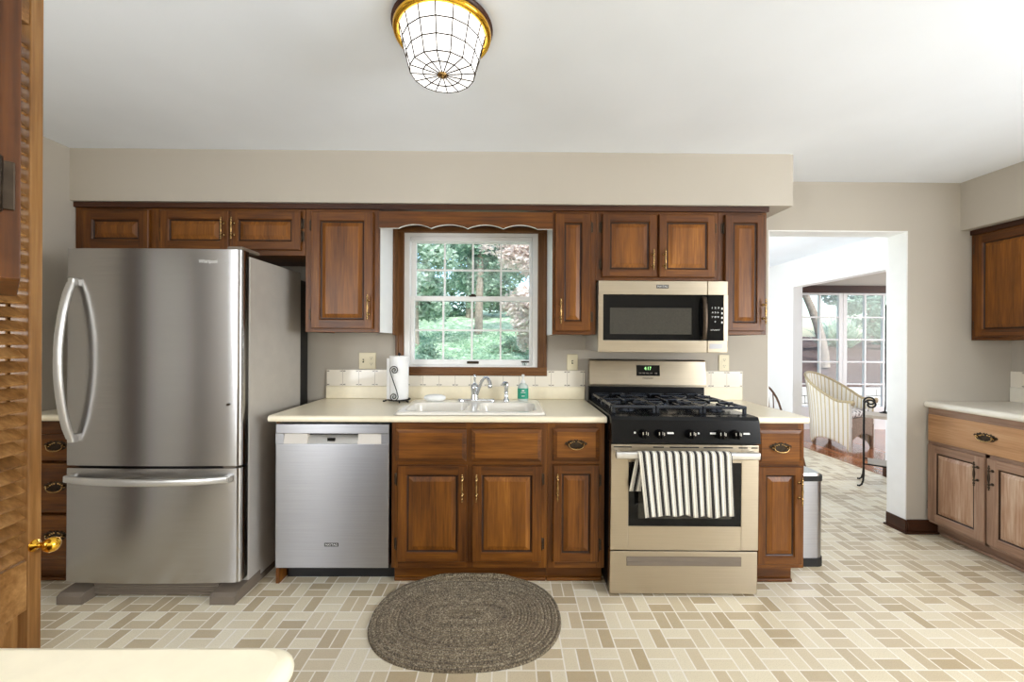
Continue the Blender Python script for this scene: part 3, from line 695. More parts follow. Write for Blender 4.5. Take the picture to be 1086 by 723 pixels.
MB().lathe([(.021, .0185), (.0595, .0185), (.0610, .022), (.0610, .292), (.0595, .296), (.021, .296), (.021, .0185)], (cx, cy, CT), 'z', 40, cap=False).build('roll', M['paper'], pr)
sh = MB()
rows = []
for k in range(9):
    t_ = k/8; x = cx-.060+.004*t_-.006*sin(t_*pi*.5) - .004
    rows.append([(cx-.0615+.012*t_*t_-.010*(1-t_), cy-.028+.016*t_-.028*t_, CT+.020+.262*z) for z in (0, .25, .5, .75, 1)])
sh.loft(rows, 0, True, False)
sh.build('loose_sheet', M['paper'], pr)

# ------------------------------------------------------------------ outlets and switches
def plate(x0, x1, z0, z1, label, slots, cat='outlet'):
    o = thing('wall_outlet' if cat == 'outlet' else 'light_switch', label, cat, ((x0+x1)/2, WY-.004, z0))
    MB().box(x0, x1, WY-.007, WY-.0004, z0, z1, .003).build('cover_plate', M['ivory'], o)
    for kind, x, z in slots:
        if kind == 's':
            MB().box(x-.005, x+.005, WY-.0085, WY-.006, z-.012, z+.012, .0005, 1).box(x-.0035, x+.0035, WY-.018, WY-.007, z-.004, z+.007, .002, 0).build('toggle', [M['ivory'], M['blackmat']], o)
        else:
            s = MB().lathe([(.016, WY-.0068), (.016, WY-.009)], (x, 0, z), 'y', 20)
            s.box(x-.007, x-.005, WY-.0095, WY-.0085, z-.001, z+.007, 0, 1).box(x+.005, x+.007, WY-.0095, WY-.0085, z-.001, z+.007, 0, 1).lathe([(.0025, WY-.0085), (.0025, WY-.0095)], (x, 0, z-.007), 'y', 8, 1)
            s.build('socket', [M['ivory'], M['pewter']], o)
plate(-1.020, -.905, 1.114, 1.226, 'wide ivory plate with a switch and an outlet left of the kitchen window', [('s', -.990, 1.170), ('o', -.935, 1.190), ('o', -.935, 1.150)])
plate(.398, .472, 1.112, 1.222, 'single ivory switch plate left of the range', [('s', .435, 1.168)], 'switch')
plate(1.440, 1.512, 1.112, 1.222, 'single ivory outlet plate behind the range on its right', [('o', 1.476, 1.188), ('o', 1.476, 1.146)])

# ------------------------------------------------------------------ refrigerator
fr = thing('refrigerator', 'tall stainless steel refrigerator with a bottom freezer drawer', 'refrigerator', (-1.783, 2.38, 0))
FX0, FX1, FY = -2.222, -1.345, 2.035
MB().box(FX0+.006, FX1-.004, 2.120, 2.640, .030, 1.742, .006).build('cabinet_body', M['fridge_side'], fr)
MB().box(FX0+.03, FX1-.010, 2.641, 2.745, .06, 1.70, .004).build('rear_cover', M['blackmat'], fr)
MB().box(FX0+.012, FX1-.010, 2.108, 2.120, .10, 1.745, 0).build('door_gasket', M['blackmat'], fr)
def fdoor(name, z0, z1):
    # slightly crowned front with rounded vertical edges
    pl = []; n = 18
    for k in range(n+1):
        t_ = k/n; x = FX0+.022+(FX1-FX0-.044)*t_; pl.append((x, FY+.010-.010*(1-(2*t_-1)**2)))
    for k in range(1, 7): a = pi/2*k/6; pl.append((FX1-.022+.022*sin(a), FY+.010+.024-.024*cos(a)))
    pl += [(FX1, 2.106), (FX0, 2.106)]
    for k in range(0, 6): a = pi/2*k/6; pl.append((FX0+.022-.022*cos(a), FY+.010+.024-.024*sin(a)))
    m_ = MB()
    m_.loft([[(x, y, z0) for x, y in pl], [(x, y, z1) for x, y in pl]], 0, True, True, False)
    m_.add([(x, y, z0) for x, y in pl], [list(range(len(pl)))]); m_.add([(x, y, z1) for x, y in pl], [list(range(len(pl)))])
    return m_.build(name, M['steel'], fr)
d1 = fdoor('door', .677, 1.762); d2 = fdoor('freezer_drawer', .092, .664)
hp = []; hw = []
for k in range(15):
    t_ = k/14; z = .815+.775*t_; hp.append((-2.165, FY-.012-.060*sin(pi*t_)**.75, z))
def bar(pts, wx, wz, axis):
    rings = []
    for i, p in enumerate(pts):
        r = []
        for k in range(12):
            a = 2*pi*k/12; c_, s_ = math.copysign(abs(cos(a))**.6, cos(a)), math.copysign(abs(sin(a))**.6, sin(a))
            if axis == 'z': r.append((p[0]+wx*c_, p[1]+wz*s_, p[2]))
            else: r.append((p[0], p[1]+wz*s_, p[2]+wx*c_))
        rings.append(r)
    return rings
m_ = MB().loft(bar(hp, .018, .011, 'z')).box(-2.181, -2.149, FY-.018, FY+.012, .795, .835, .006).box(-2.181, -2.149, FY-.018, FY+.012, 1.572, 1.612, .006); m_.build('handle', M['steel_h'], d1)
hp = [(FX0+.035+.795*k/14, FY-.010-.052*sin(pi*k/14)**.75, .615) for k in range(15)]
m_ = MB().loft(bar(hp, .017, .011, 'x')).box(FX0+.020, FX0+.055, FY-.016, FY+.020, .598, .632, .006).box(FX0+.805, FX0+.84, FY-.016, FY+.020, .598, .632, .006); m_.build('handle', M['steel_h'], d2)
lettering('Whirlpool', .026, M['lettering_l'], d1, (-1.505, FY+.0025, 1.700), .092)
MB().lathe([(.006, FY+.006), (.006, FY-.002), (.002, FY-.003)], (-1.403, 0, .985), 'y', 10).build('door_lock', M['pewter'], d1)
MB().box(FX1-.085, FX1-.004, 2.060, 2.210, 1.7625, 1.782, .009).build('hinge_cover', M['grey_plastic'], fr)
MB().box(FX1-.090, FX1-.030, 2.050, 2.106, .6655, .6755, .002).build('hinge_plate', M['grey_plastic'], fr)
for x0, x1 in ((FX0+.002, FX0+.125), (FX1-.125, FX1-.002)):
    MB().prism([(2.012, 0), (2.012, .040), (2.030, .052), (2.110, .060), (2.220, .060), (2.220, .029), (2.64, .029), (2.64, 0)], x0, x1, 'yz').build('foot_cover', M['grey_plastic'], fr)
g = MB().box(FX0+.126, FX1-.126, 2.075, 2.11, .012, .085)
for k in range(5): g.box(FX0+.13, FX1-.13, 2.070, 2.075, .02+.012*k, .026+.012*k)
g.build('grille', M['grey_plastic'], fr)

# ------------------------------------------------------------------ dishwasher
dw = thing('dishwasher', 'stainless steel dishwasher with a pocket handle under the worktop', 'dishwasher', (-.924, 2.45, 0))
DX0, DX1, DY = -1.222, -.627, 2.138
MB().box(DX0+.004, DX1-.001, 2.185, WY-.005, .110, CB-.002).build('tub', M['blackmat'], dw)
MB().box(DX0+.004, DX1-.001, 2.255, 2.30, 0, .109).build('toe_kick', M['blackmat'], dw)
m_ = MB(); HZ0, HZ1 = .765, .818
m_.box(DX0, DX1, DY, 2.183, .112, HZ0, .003).box(DX0, DX1, DY, 2.183, HZ1, .868, .003)
m_.box(DX0, DX0+.042, DY+.0002, 2.183, HZ0, HZ1).box(DX1-.042, DX1, DY+.0002, 2.183, HZ0, HZ1)
dd = m_.build('door', M['steel_dw'], dw)
m_ = MB()
for xa, xb in ((DX0+.042, DX0+.165), (DX1-.165, DX1-.042)):
    m_.add([(xa, DY+.008, HZ1), (xb, DY+.008, HZ1), (xb, DY-.001, HZ0), (xa, DY-.001, HZ0), (xa, DY+.03, HZ1), (xb, DY+.03, HZ1), (xb, DY+.03, HZ0), (xa, DY+.03, HZ0)],
           [(0, 1, 2, 3), (4, 5, 6, 7), (0, 1, 5, 4), (3, 2, 6, 7), (0, 3, 7, 4), (1, 2, 6, 5)])
m_.build('handle', M['dwgrip'], dd)
m_ = MB().add([(DX0+.165, DY+.030, HZ1-.012), (DX1-.165, DY+.030, HZ1-.012), (DX1-.165, DY, HZ0+.001), (DX0+.165, DY, HZ0+.001), (DX0+.165, DY+.034, HZ1-.012), (DX1-.165, DY+.034, HZ1-.012), (DX1-.165, DY+.034, HZ0+.001), (DX0+.165, DY+.034, HZ0+.001)],
                  [(0, 1, 2, 3), (4, 5, 6, 7), (0, 1, 5, 4), (3, 2, 6, 7), (0, 3, 7, 4), (1, 2, 6, 5)])
cpn = m_.build('control_panel', M['steel_h'], dd)
MB().box(DX0+.165, DX1-.165, DY+.032, DY+.044, HZ0, HZ1).build('pocket_back', M['blackmat'], dd)
MB().box(-.955, -.915, DY+.008, DY+.014, .776, .794).build('display', M['ovenglass'], cpn)
bd = MB().box(-.964, -.890, DY-.002, DY, .226, .245, .0008).build('badge', M['lettering_d'], dd)
lettering('MAYTAG', .015, M['lettering_l'], dd, (-.927, DY-.0024, .2355), .062)

# ------------------------------------------------------------------ gas range
rg = thing('gas_range', 'stainless steel gas range with black cooktop and five burners', 'stove', (.902, 2.40, 0))
RX0, RX1, RY = .522, 1.283, 2.070
MB().box(RX0+.004, RX1-.004, 2.116, 2.735, .012, .905, .002).build('body', M['blackmat'], rg)
for x in (RX0+.045, RX1-.045):
    for y in (2.14, 2.68): MB().lathe([(.018, 0), (.018, .008), (.012, .012)], (x, y, .0), 'z', 14).build('foot', M['blackmat'], rg)
m_ = MB().box(RX0, RX1, RY+.004, 2.115, .014, .232, .004)
dr = m_.build('drawer', M['steel_warm'], rg)
m_ = MB().box(RX0+.085, RX1-.085, RY+.001, RY+.0045, .158, .205, .001).box(RX0+.09, RX1-.09, RY-.001, RY+.002, .163, .180, .0008); m_.build('handle', M['grey_plastic'], dr)
od = MB()
ox0, ox1, oz0, oz1 = RX0+.092, RX1-.090, .362, .690
od.box(RX0, ox0, RY, 2.114, .240, .780, .003).box(ox1, RX1, RY, 2.114, .240, .780, .003).box(ox0, ox1, RY+.0002, 2.114, .240, oz0).box(ox0, ox1, RY+.0002, 2.114, oz1, .780)
dr = od.build('oven_door', M['steel_warm'], rg)
MB().box(ox0, ox1, RY+.002, RY+.012, oz0, oz1).build('window_glass', M['ovenglass'], dr)
MB().box(ox0+.05, ox1-.05, RY+.0005, RY+.002, oz0+.04, oz1-.05).build('inner_window', M['mwmesh'], dr)
for a, b_ in ((.012, .105), (.215, .27), (.30, .45), (.475, .625), (.655, .70), (.72, .752)): MB().box(RX0+a, RX0+b_, RY-.0006, RY+.002, .764, .770).build('vent_slot', M['blackmat'], dr)
hb = [(RX0+.014+.717*k/12, RY-.046, .738) for k in range(13)]
m_ = MB().loft(bar(hb, .018, .013, 'x'))
for x in (RX0+.03, RX1-.03): m_.box(x-.014, x+.014, RY-.042, RY+.001, .724, .752, .005)
m_.build('handle', M['steel_h'], dr)
m_ = MB().prism([(2.058, .790), (2.072, .905), (2.085, .922), (2.130, .924), (2.130, .790)], RX0-.001, RX1+.001, 'yz')
cpan = m_.build('control_panel', M['black'], rg)
for k, x in enumerate((.683, .765, .922, 1.075, 1.152)):
    m_ = MB().lathe([(.023, 2.066), (.023, 2.055), (.019, 2.050), (.018, 2.032), (.015, 2.028)], (x, 0, .838), 'y', 20)
    m_.box(x-.0045, x+.0045, 2.016, 2.032, .820, .858, .003)
    kn = m_.build('knob', M['black'], cpan)
    MB().box(x-.0012, x+.0012, 2.0152, 2.0164, .842, .857).box(x-.014, x-.010, 2.0275, 2.0300, .838, .852).box(x+.011, x+.015, 2.0275, 2.0300, .836, .850).build('pointer', M['steel_h'], kn)
MB().lathe([(.0055, 2.0635), (.0055, 2.0625)], (.640, 0, .842), 'y', 14).build('control_marking', M['lettering_l'], cpan)
for x, n_ in ((.806, 3), (.962, 1), (1.025, 3), (1.196, 3)):
    MB().prism([(x, .837), (x+.012*n_-.003, .837), (x+.012*n_-.003, .841), (x+.012*n_-.006, .846), (x, .846)], 2.0615, 2.0635, 'xz').build('control_marking', M['lettering_l'], cpan)
m_ = MB().box(RX0-.001, RX1+.001, 2.130, 2.690, .905, .924, .004).box(RX0+.02, RX1-.02, 2.14, 2.68, .9235, .926)
ck = m_.build('cooktop', M['black'], rg)
BUR = [(.655, 2.265, .040), (.655, 2.545, .034), (.902, 2.405, .048), (1.150, 2.265, .040), (1.150, 2.545, .034)]
for x, y, r in BUR:
    m_ = MB().lathe([(r*1.35, .926), (r*1.3, .932), (r, .934), (r, .944), (r*.9, .949), (.002, .950)], (x, y, 0), 'z', 24); m_.build('burner', M['iron'], ck)
for gx0, gx1 in ((RX0+.022, .775), (.780, 1.025), (1.030, RX1-.022)):
    m_ = MB(); z0, z1 = .952, .968; y0, y1 = 2.150, 2.670
    for y in (y0, (y0+y1)/2, y1): m_.box(gx0, gx1, y-.006, y+.006, z0, z1, .003)
    for x in (gx0+.006, gx1-.006): m_.box(x-.006, x+.006, y0, y1, z0, z1, .003)
    xm = (gx0+gx1)/2
    for ya, yb in ((y0, y0+.085), (y0+.165, (y0+y1)/2), ((y0+y1)/2, (y0+y1)/2+.085), (y1-.085, y1)): m_.box(xm-.006, xm+.006, ya, yb, z0, z1+.004, .003)
    for yy in ((y0*3+y1)/4, (y0+3*y1)/4):
        m_.box(gx0, gx0+.080, yy-.006, yy+.006, z0, z1+.004, .003); m_.box(gx1-.080, gx1, yy-.006, yy+.006, z0, z1+.004, .003)
        for sx in (-1, 1):
            for sy in (-1, 1):
                m_.tube([(xm+sx*.118, yy+sy*.115, z1-.006), (xm+sx*.060, yy+sy*.055, z1)], .006, 6)
    for x in (gx0+.008, gx1-.008):
        for y in (y0+.004, (y0+y1)/2, y1-.004): m_.box(x-.008, x+.008, y-.008, y+.008, .926, z0+.004, .002)
    for k in range(5):
        y = y0+.06+k*.1
        for x in (gx0+.006, gx1-.006): m_.box(x-.005, x+.005, y-.006, y+.006, .940, z0+.004, .002)
    m_.build('grate', M['iron'], ck)
m_ = MB().prism([(2.690, .900), (2.690, 1.010), (2.735, 1.010), (2.735, .900)], RX0+.008, RX1+.014, 'yz'); m_.build('backguard_base', M['black'], rg)
m_ = MB().prism([(2.668, 1.010), (2.664, 1.025), (2.684, 1.178), (2.694, 1.188), (2.735, 1.188), (2.735, 1.010)], RX0+.006, RX1+.016, 'yz')
bgd = m_.build('backguard', M['steel_warm'], rg)
dsp = MB().prism([(2.6690, 1.082), (2.6765, 1.152), (2.690, 1.152), (2.690, 1.082)], .838, .992, 'yz').build('display', M['ovenglass'], bgd)
lettering('4:17', .030, M['digits'], dsp, (.912, 2.6725, 1.130), .046, 'clock_digits')
for x in (.862, .886, .910, .934, .966): MB().box(x-.008, x+.008, 2.6685, 2.672, 1.097, 1.103).build('key', M['grey_plastic'], dsp)
lettering('FRIGIDAIRE', .012, M['lettering_d'], bgd, (.912, 2.6668, 1.066), .070)
rg.rotation_euler = (0, .006, 0); rg.location.z = .0025

# striped dish towel folded over the oven handle
def towel():
    t = NT('striped_cotton'); uvn = t.n('ShaderNodeUVMap'); sx = t.n('ShaderNodeSeparateXYZ'); t.l(uvn.outputs[0], sx.inputs[0])
    f = t.m('FRACT', t.m('MULTIPLY', sx.outputs[0], 12.6))
    wht, gry, blk = srgb(236, 230, 214), srgb(150, 142, 132), srgb(34, 30, 28)
    c = t.ramp(f, [(0, wht), (.24, gry), (.30, wht), (.36, gry), (.42, wht), (.47, blk), (.86, wht), (.91, blk), (.96, wht)], 'CONSTANT')
    t.set(color=c, rough=.92, sheen=.2); wv = t.n('ShaderNodeTexWave'); wv.inputs['Scale'].default_value = 60; t.l(uvn.outputs[0], wv.inputs['Vector']); t.bump(wv.outputs[1], .25, .002)
    W_, n = .462, 110
    X0 = .646; yb = 2.070-.050
    path = []
    for k in range(13): path.append((yb+.022, .555+.180*k/13))          # back flap rises behind the handle
    for k in range(9): a = pi*k/8; path.append((yb+.022*cos(a), .741+.021*sin(a)))
    for k in range(1, 31): path.append((yb-.022-.002*k/30, .741-.292*k/30))
    v = []; uv = []; f_ = []; m = len(path)
    for i, (y, z) in enumerate(path):
        dn = max(0, (i-21)/31); bk = max(0, (13-i)/13)
        for k in range(n+1):
            u = k/n; x = X0+W_*u+.030*dn*(1-u*.3)-.012*dn*u - .035*bk*(1-u)
            wav = .0045*sin(u*25+.6*sin(u*9))*(.2+dn)+.004*sin(u*7+1)*dn
            yy = y-abs(wav)*0-wav*(1 if i > 16 else .4)-.004*dn if i > 16 else y+wav*.3
            zz = z+(.010*sin(u*5.5+.4)+.004*sin(u*31)+.022*(u-.5))*dn*.9
            v.append((x, yy, zz)); uv.append((u, i/m))
    for i in range(m-1):
        for k in range(n): a = i*(n+1)+k; f_.append((a, a+1, a+n+2, a+n+1))
    o = MB().add(v, f_, 0, True).build('dish_towel', t.mat, None, uv)
    md = o.modifiers.new('cloth_thickness', 'SOLIDIFY'); md.thickness = .003; md.offset = 0
    tag(o, 'black and white striped dish towel hanging over the oven door handle', 'towel')
towel()

# ------------------------------------------------------------------ microwave
mw = thing('microwave', 'stainless steel over-the-range microwave with a black glass door', 'microwave', (.905, 2.57, 1.247))
MX0, MX1, MY, MZ0, MZ1 = .524, 1.287, 2.372, 1.247, 1.667
MB().box(MX0+.002, MX1-.002, 2.402, WY-.004, MZ0+.004, MZ1-.002, .002).build('body', M['fridge_side'], mw)
MB().box(MX0+.03, MX1-.03, 2.42, 2.74, MZ0, MZ0+.004).build('vent_underside', M['blackmat'], mw)
m_ = MB(); sx_ = 1.166
gx0, gx1, gz0, gz1 = MX0+.028, MX1-.025, 1.318, 1.586
m_.box(MX0, sx_-.001, MY, 2.401, gz1, MZ1, .003).box(MX0, sx_-.001, MY, 2.401, MZ0, gz0, .003).box(MX0, gx0, MY+.0003, 2.401, gz0, gz1)
dr = m_.build('door', M['steel_warm'], mw)
MB().box(gx0, sx_-.001, MY+.001, 2.400, gz0, gz1).build('door_glass', M['ovenglass'], dr)
MB().box(gx0+.040, 1.072, MY+.0004, MY+.0015, gz0+.036, gz1-.078).build('window_mesh', M['mwmesh'], dr)
hb = [(1.140, MY-.012-.016*sin(pi*k/10)**.6, gz0+.008+.245*k/10) for k in range(11)]
MB().loft(bar(hb, .014, .008, 'z')).box(1.128, 1.152, MY-.014, MY+.002, gz0+.006, gz0+.024, .003).box(1.128, 1.152, MY-.014, MY+.002, gz1-.030, gz1-.012, .003).build('handle', M['pewter'], dr)
MB().box(.864, .936, MY-.002, MY, 1.623, 1.644, .0008).build('badge', M['lettering_d'], dr)
lettering('MAYTAG', .016, M['lettering_l'], dr, (.900, MY-.0024, 1.6335), .060)
m_ = MB().box(sx_+.001, MX1, MY, 2.401, gz1, MZ1, .003).box(sx_+.001, MX1, MY, 2.401, MZ0, gz0, .003).box(gx1, MX1, MY+.0003, 2.401, gz0, gz1)
pn = m_.build('control_column', M['steel_warm'], mw)
MB().box(sx_+.001, gx1, MY+.001, 2.400, gz0, gz1).build('control_glass', M['ovenglass'], pn)
MB().box(sx_+.012, gx1-.005, MY-.001, MY+.0005, 1.270, 1.300, .0008).build('open_button', M['steel_dw'], pn)
for r_, tx in enumerate(('1 2 3', '4 5 6', '7 8 9', '0')): lettering(tx, .014, M['lettering_l'], pn, (1.212, MY+.0006, 1.510-.027*r_), .042 if r_ < 3 else None, 'keypad_digits')
for r_ in range(4): MB().box(1.248, 1.256, MY+.0002, MY+.0012, 1.500-.027*r_, 1.512-.027*r_).build('key', M['lettering_l'], pn)
lettering('START', .010, M['lettering_l'], pn, (1.212, MY+.0006, 1.380), .055, 'key_lettering')
lettering('1.8', .022, M['grey_plastic'], pn, (1.215, MY+.0006, 1.555), .03, 'display_digits') if False else None

# ------------------------------------------------------------------ right wall: base cabinet, worktop, wall cabinet (local x runs towards the camera, local y into the wall)
R90 = -pi/2
rb = thing('base_cabinet', 'pale wooden base cabinet with one wide drawer along the right wall', 'cabinet', (2.892, 2.770, 0), R90)
wm = ('sheenv', 'sheenh', 'white', 'sheenv')
LE = 2.2
rails = [(0, .018, .086, .868, 0), (.335, .360, .086, .640, 0), (.690, .725, .086, .868, 0), (.018, .690, .086, .112, 1), (.018, .690, .612, .650, 1), (.018, .690, .826, .868, 1),
         (1.07, 1.095, .086, .64, 0), (1.43, 1.46, .086, .868, 0), (.725, 1.43, .086, .112, 1), (.725, 1.43, .612, .650, 1), (.725, 1.43, .826, .868, 1)]
carcass(rb, 0, 1.46, 0, .578, .086, .868, rails, (0, 0), wm)
for o_ in (0, .735):
    a = drawer_front(rb, .012+o_, .700+o_, .642, .832, -.019, ('sheenh', 'sheend'), True); bail(a, .352+o_, .742, -.019, .125)
    a = panel_door(rb, .012+o_, .342+o_, .104, .622, -.019, .050, ('sheenv', 'sheenh', 'sheenp')); spindle(a, .311+o_, .512, -.019, .15, M['pewter'])
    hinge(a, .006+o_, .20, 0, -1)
    a = panel_door(rb, .357+o_, .700+o_, .104, .622, -.019, .050, ('sheenv', 'sheenh', 'sheenp')); spindle(a, .388+o_, .512, -.019, .15, M['pewter'])
MB().box(0, 1.46, .068, .09, 0, .085).box(0.03, 1.46, .054, .068, 0, .022, .006).build('toe_kick', M['sheenh'], rb)
rc = thing('countertop', 'pale laminate worktop along the right wall', 'countertop', (2.862, 2.771, .870), R90)
m_ = MB(); slab(m_, 0, 1.50, 0, .611, 0, .040, .018); m_.build('worktop', M['counter_w'], rc)
m_ = MB().box(.001, 1.50, .592, .611, .0403, .140, .004); m_.build('backsplash', M['counter_w'], rc)
o = MB().box(3.463, RX-.0005, 1.30, 2.772, 1.0105, 1.118).build('tile_backsplash', M['tiles_y'])
tag(o, 'row of cream motif tiles above the right wall worktop', 'tiles')
ru = thing('wall_cabinet', 'wooden wall cabinet under the soffit on the right wall', 'cabinet', (3.188, 2.770, 1.330), R90)
H_ = .720
carcass(ru, 0, 1.30, 0, .285, 0, H_, [(0, .04, 0, H_, 0), (.36, .40, 0, H_, 0), (.74, .78, 0, H_, 0), (.04, .36, 0, .035, 1), (.04, .36, H_-.02, H_, 1), (.40, .74, 0, .035, 1), (.40, .74, H_-.02, H_, 1), (.78, 1.30, 0, .035, 1), (.78, 1.30, H_-.02, H_, 1)])
a = panel_door(ru, .026, .370, .022, H_-.012, -.019, .050); spindle(a, .345, .14, -.019); hinge(a, .017, .62, 0, -1); hinge(a, .017, .10, 0, -1)
a = panel_door(ru, .385, .750, .022, H_-.012, -.019, .050); spindle(a, .412, .14, -.019)
MB().box(-.0005, 1.30, -.014, .285, H_+.0005, H_+.034, .004).build('crown_strip', M['wood_d'], ru)

# ------------------------------------------------------------------ trash can
tc = thing('trash_can', 'stainless steel bin with a black lid rim at the counter end', 'trash can', (1.76, 2.50, 0))
def rr(x0, x1, y0, y1, r, z, n=6):
    pts = []
    for cx_, cy_, a0 in ((x1-r, y0+r, -pi/2), (x1-r, y1-r, 0), (x0+r, y1-r, pi/2), (x0+r, y0+r, pi)):
        for k in range(n+1): a = a0+pi/2*k/n; pts.append((cx_+r*cos(a), cy_+r*sin(a), z))
    return pts
q = (1.605, 1.862, 2.355, 2.700, .05)
MB().loft([rr(*q, 0), rr(*q, .048)], 0, False).build('base', M['blackmat'], tc)
MB().loft([rr(q[0]+.004, q[1]-.004, q[2]+.004, q[3]-.004, .05, .0485), rr(q[0]+.004, q[1]-.004, q[2]+.004, q[3]-.004, .05, .498)], 0, True).build('bin_body', M['steel_dw'], tc)
MB().loft([rr(*q, .4985), rr(*q, .528)], 0, False).build('rim', M['blackmat'], tc)
MB().loft([rr(q[0]+.01, q[1]-.01, q[2]+.01, q[3]-.01, .045, .5285), rr(q[0]+.014, q[1]-.014, q[2]+.014, q[3]-.014, .045, .540)], 0, False).build('lid', M['steel_h'], tc)

# ------------------------------------------------------------------ braided rug
def rug():
    t = NT('braided_wool'); o = t.obj(); uvn = t.n('ShaderNodeUVMap'); sx = t.n('ShaderNodeSeparateXYZ'); t.l(uvn.outputs[0], sx.inputs[0])
    n1 = t.noise(o, 170, 2, .8); n2 = t.noise(o, 30, 2)
    ring = t.m('FLOOR', t.m('MULTIPLY', sx.outputs[0], 21)); wn = t.n('ShaderNodeTexWhiteNoise', noise_dimensions='1D'); t.l(ring, wn.inputs['W'])
    f = t.m('ADD', t.m('MULTIPLY', n1, .8), t.m('ADD', t.m('MULTIPLY', wn.outputs[0], .05), t.m('MULTIPLY', n2, .10)))
    t.set(color=t.ramp(f, [(.34, srgb(60, 51, 40)), (.47, srgb(116, 102, 80)), (.55, srgb(150, 136, 112)), (.65, srgb(206, 194, 168))]), rough=.95, sheen=.15)
    t.bump(n1, .5, .004)
    A, B, R, Nr, Na = .448, .335, 21, 126, 120
    v = []; uv = []; f_ = []; cx_, cy_ = -.195, 1.932
    L_ = A-B
    for i in range(Nr+1):
        s = i/Nr
        for k in range(Na):
            a = 2*pi*k/Na; ca, sa = cos(a), sin(a)
            # stadium that relaxes to an oval
            ex = L_*min(1, s*5)*math.tanh(2.2*ca)/math.tanh(2.2)+B*s*ca; ey = B*s*math.copysign(abs(sa)**.92, sa)
            ph = s*R; hgt = .0075+.0035*abs(sin(pi*ph))**.6+.0008*sin(a*90+(floor(ph) % 2)*pi)
            if i == Nr: hgt = .001
            x, y = cx_+ex+.012*ey/B*.0, cy_+ey
            lift = max(0, y-2.195); z = hgt+min(.032, 2.4*lift*lift*3+.15*lift)
            if lift > 0: y = 2.195+lift*.30
            v.append((x, y, z)); uv.append((s, k/Na))
    for i in range(Nr):
        for k in range(Na): f_.append((i*Na+k, i*Na+(k+1) % Na, (i+1)*Na+(k+1) % Na, (i+1)*Na+k))
    ob = MB().add(v, f_, 0, True).build('braided_rug', t.mat, None, uv)
    tag(ob, 'oval brown braided rug on the floor in front of the sink cabinet', 'rug')
rug()

# ------------------------------------------------------------------ ceiling lamp
lp = thing('ceiling_lamp', 'leaded white glass ceiling lamp with a brass rim, lit', 'lamp', (-.238, 1.43, CZ))
lx, ly = -.238, 1.43
MB().lathe([(.135, CZ-.0005), (.170, CZ-.004), (.176, CZ-.010), (.160, CZ-.018)], (lx, ly, 0), 'z', 48).build('canopy', M['wood_d'], lp)
MB().lathe([(.150, CZ-.0185), (.165, CZ-.0185), (.171, CZ-.026), (.168, CZ-.036), (.158, CZ-.040), (.150, CZ-.036), (.150, CZ-.0185)], (lx, ly, 0), 'z', 48, cap=False).build('rim', M['gold'], lp)
N = 16; zt, zb, rt, rb_ = CZ-.030, 2.252, .149, .112
MB().lathe([(rt, zt), (rb_, zb), (.002, zb-.006)], (lx, ly, 0), 'z', N, cap=False, smooth=False).build('glass_shade', M['lampglass'], lp)
m_ = MB()
def rp(k, t_, e=.001):
    r = rt+(rb_-rt)*t_+e; a = 2*pi*k/N; return (lx+r*cos(a), ly+r*sin(a), zt+(zb-zt)*t_)
for k in range(N): m_.tube([rp(k, 0), rp(k, 1)], .0021, 5)
for t_ in (.30, .65, 1.0): m_.tube([rp(k, t_) for k in range(N)], .0021, 5, closed=True)
for k in range(N):
    a = 2*pi*k/N; m_.tube([(lx+(rb_+.001)*cos(a), ly+(rb_+.001)*sin(a), zb-.001), (lx+.015*cos(a), ly+.015*sin(a), zb-.0065)], .0021, 5)
m_.tube([(lx+.068*cos(2*pi*k/N), ly+.068*sin(2*pi*k/N), zb-.0042) for k in range(N)], .0021, 5, closed=True)
m_.build('leading', M['pewter'], lp)
MB().lathe([(.017, zb-.005), (.018, zb-.010), (.010, zb-.013), (.006, zb-.018), (.002, zb-.020)], (lx, ly, 0), 'z', 16).build('finial', M['brass'], lp)

# ------------------------------------------------------------------ louvred bifold door at the left
ld = thing('louvered_door', 'open wooden bifold door with louvres above and a panel below', 'door', (-1.010, .852, 0), radians(98))
# local x runs from the far edge towards the camera, local y = thickness
ld.rotation_euler = (0, 0, radians(-82))
LW, LH, TH = .31, 2.02, .034
for yo in (0, -.040):                                                # front leaf and the leaf folded behind it
    m_ = MB().box(0, .027, yo, yo+TH, 0, LH, .002).build('stile', M['louv_v'], ld); m_ = MB().box(LW-.027, LW, yo, yo+TH, 0, LH, .002).build('stile', M['louv_v'], ld)
    for za, zb in ((LH-.075, LH), (.760, .860), (0, .12)): MB().box(.027, LW-.027, yo+.002, yo+TH-.002, za, zb, .001).build('rail', M['louv_h'], ld)
    z = .866
    while z < LH-.10:
        MB().add([(.027, yo+.0285, z), (LW-.027, yo+.0285, z), (LW-.027, yo+.0265, z-.004), (.027, yo+.0265, z-.004), (.027, yo+.005, z+.014), (LW-.027, yo+.005, z+.014), (LW-.027, yo+.007, z+.018), (.027, yo+.007, z+.018)],
                 [(0, 1, 2, 3), (4, 5, 6, 7), (0, 1, 6, 7), (3, 2, 5, 4), (0, 3, 4, 7), (1, 2, 5, 6)]).build('slat', M['louv_h'], ld); z += .0272
    m_ = MB(); xa, xb, za, zb_ = .027, LW-.027, .12, .76
    def rg_(i, y): return [(xa+i, yo+y, za+i), (xb-i, yo+y, za+i), (xb-i, yo+y, zb_-i), (xa+i, yo+y, zb_-i)]
    q = [rg_(0, .016), rg_(.008, .016), rg_(.035, .024), rg_(.037, .024)]
    m_.loft(q, 0, False, True, False); m_.add(q[-1], [(0, 1, 2, 3)]); m_.add(rg_(0, .006), [(0, 1, 2, 3)]); m_.loft([rg_(0, .016), rg_(0, .006)], 0, False, True, False)
    m_.build('panel', M['louv_v'], ld)
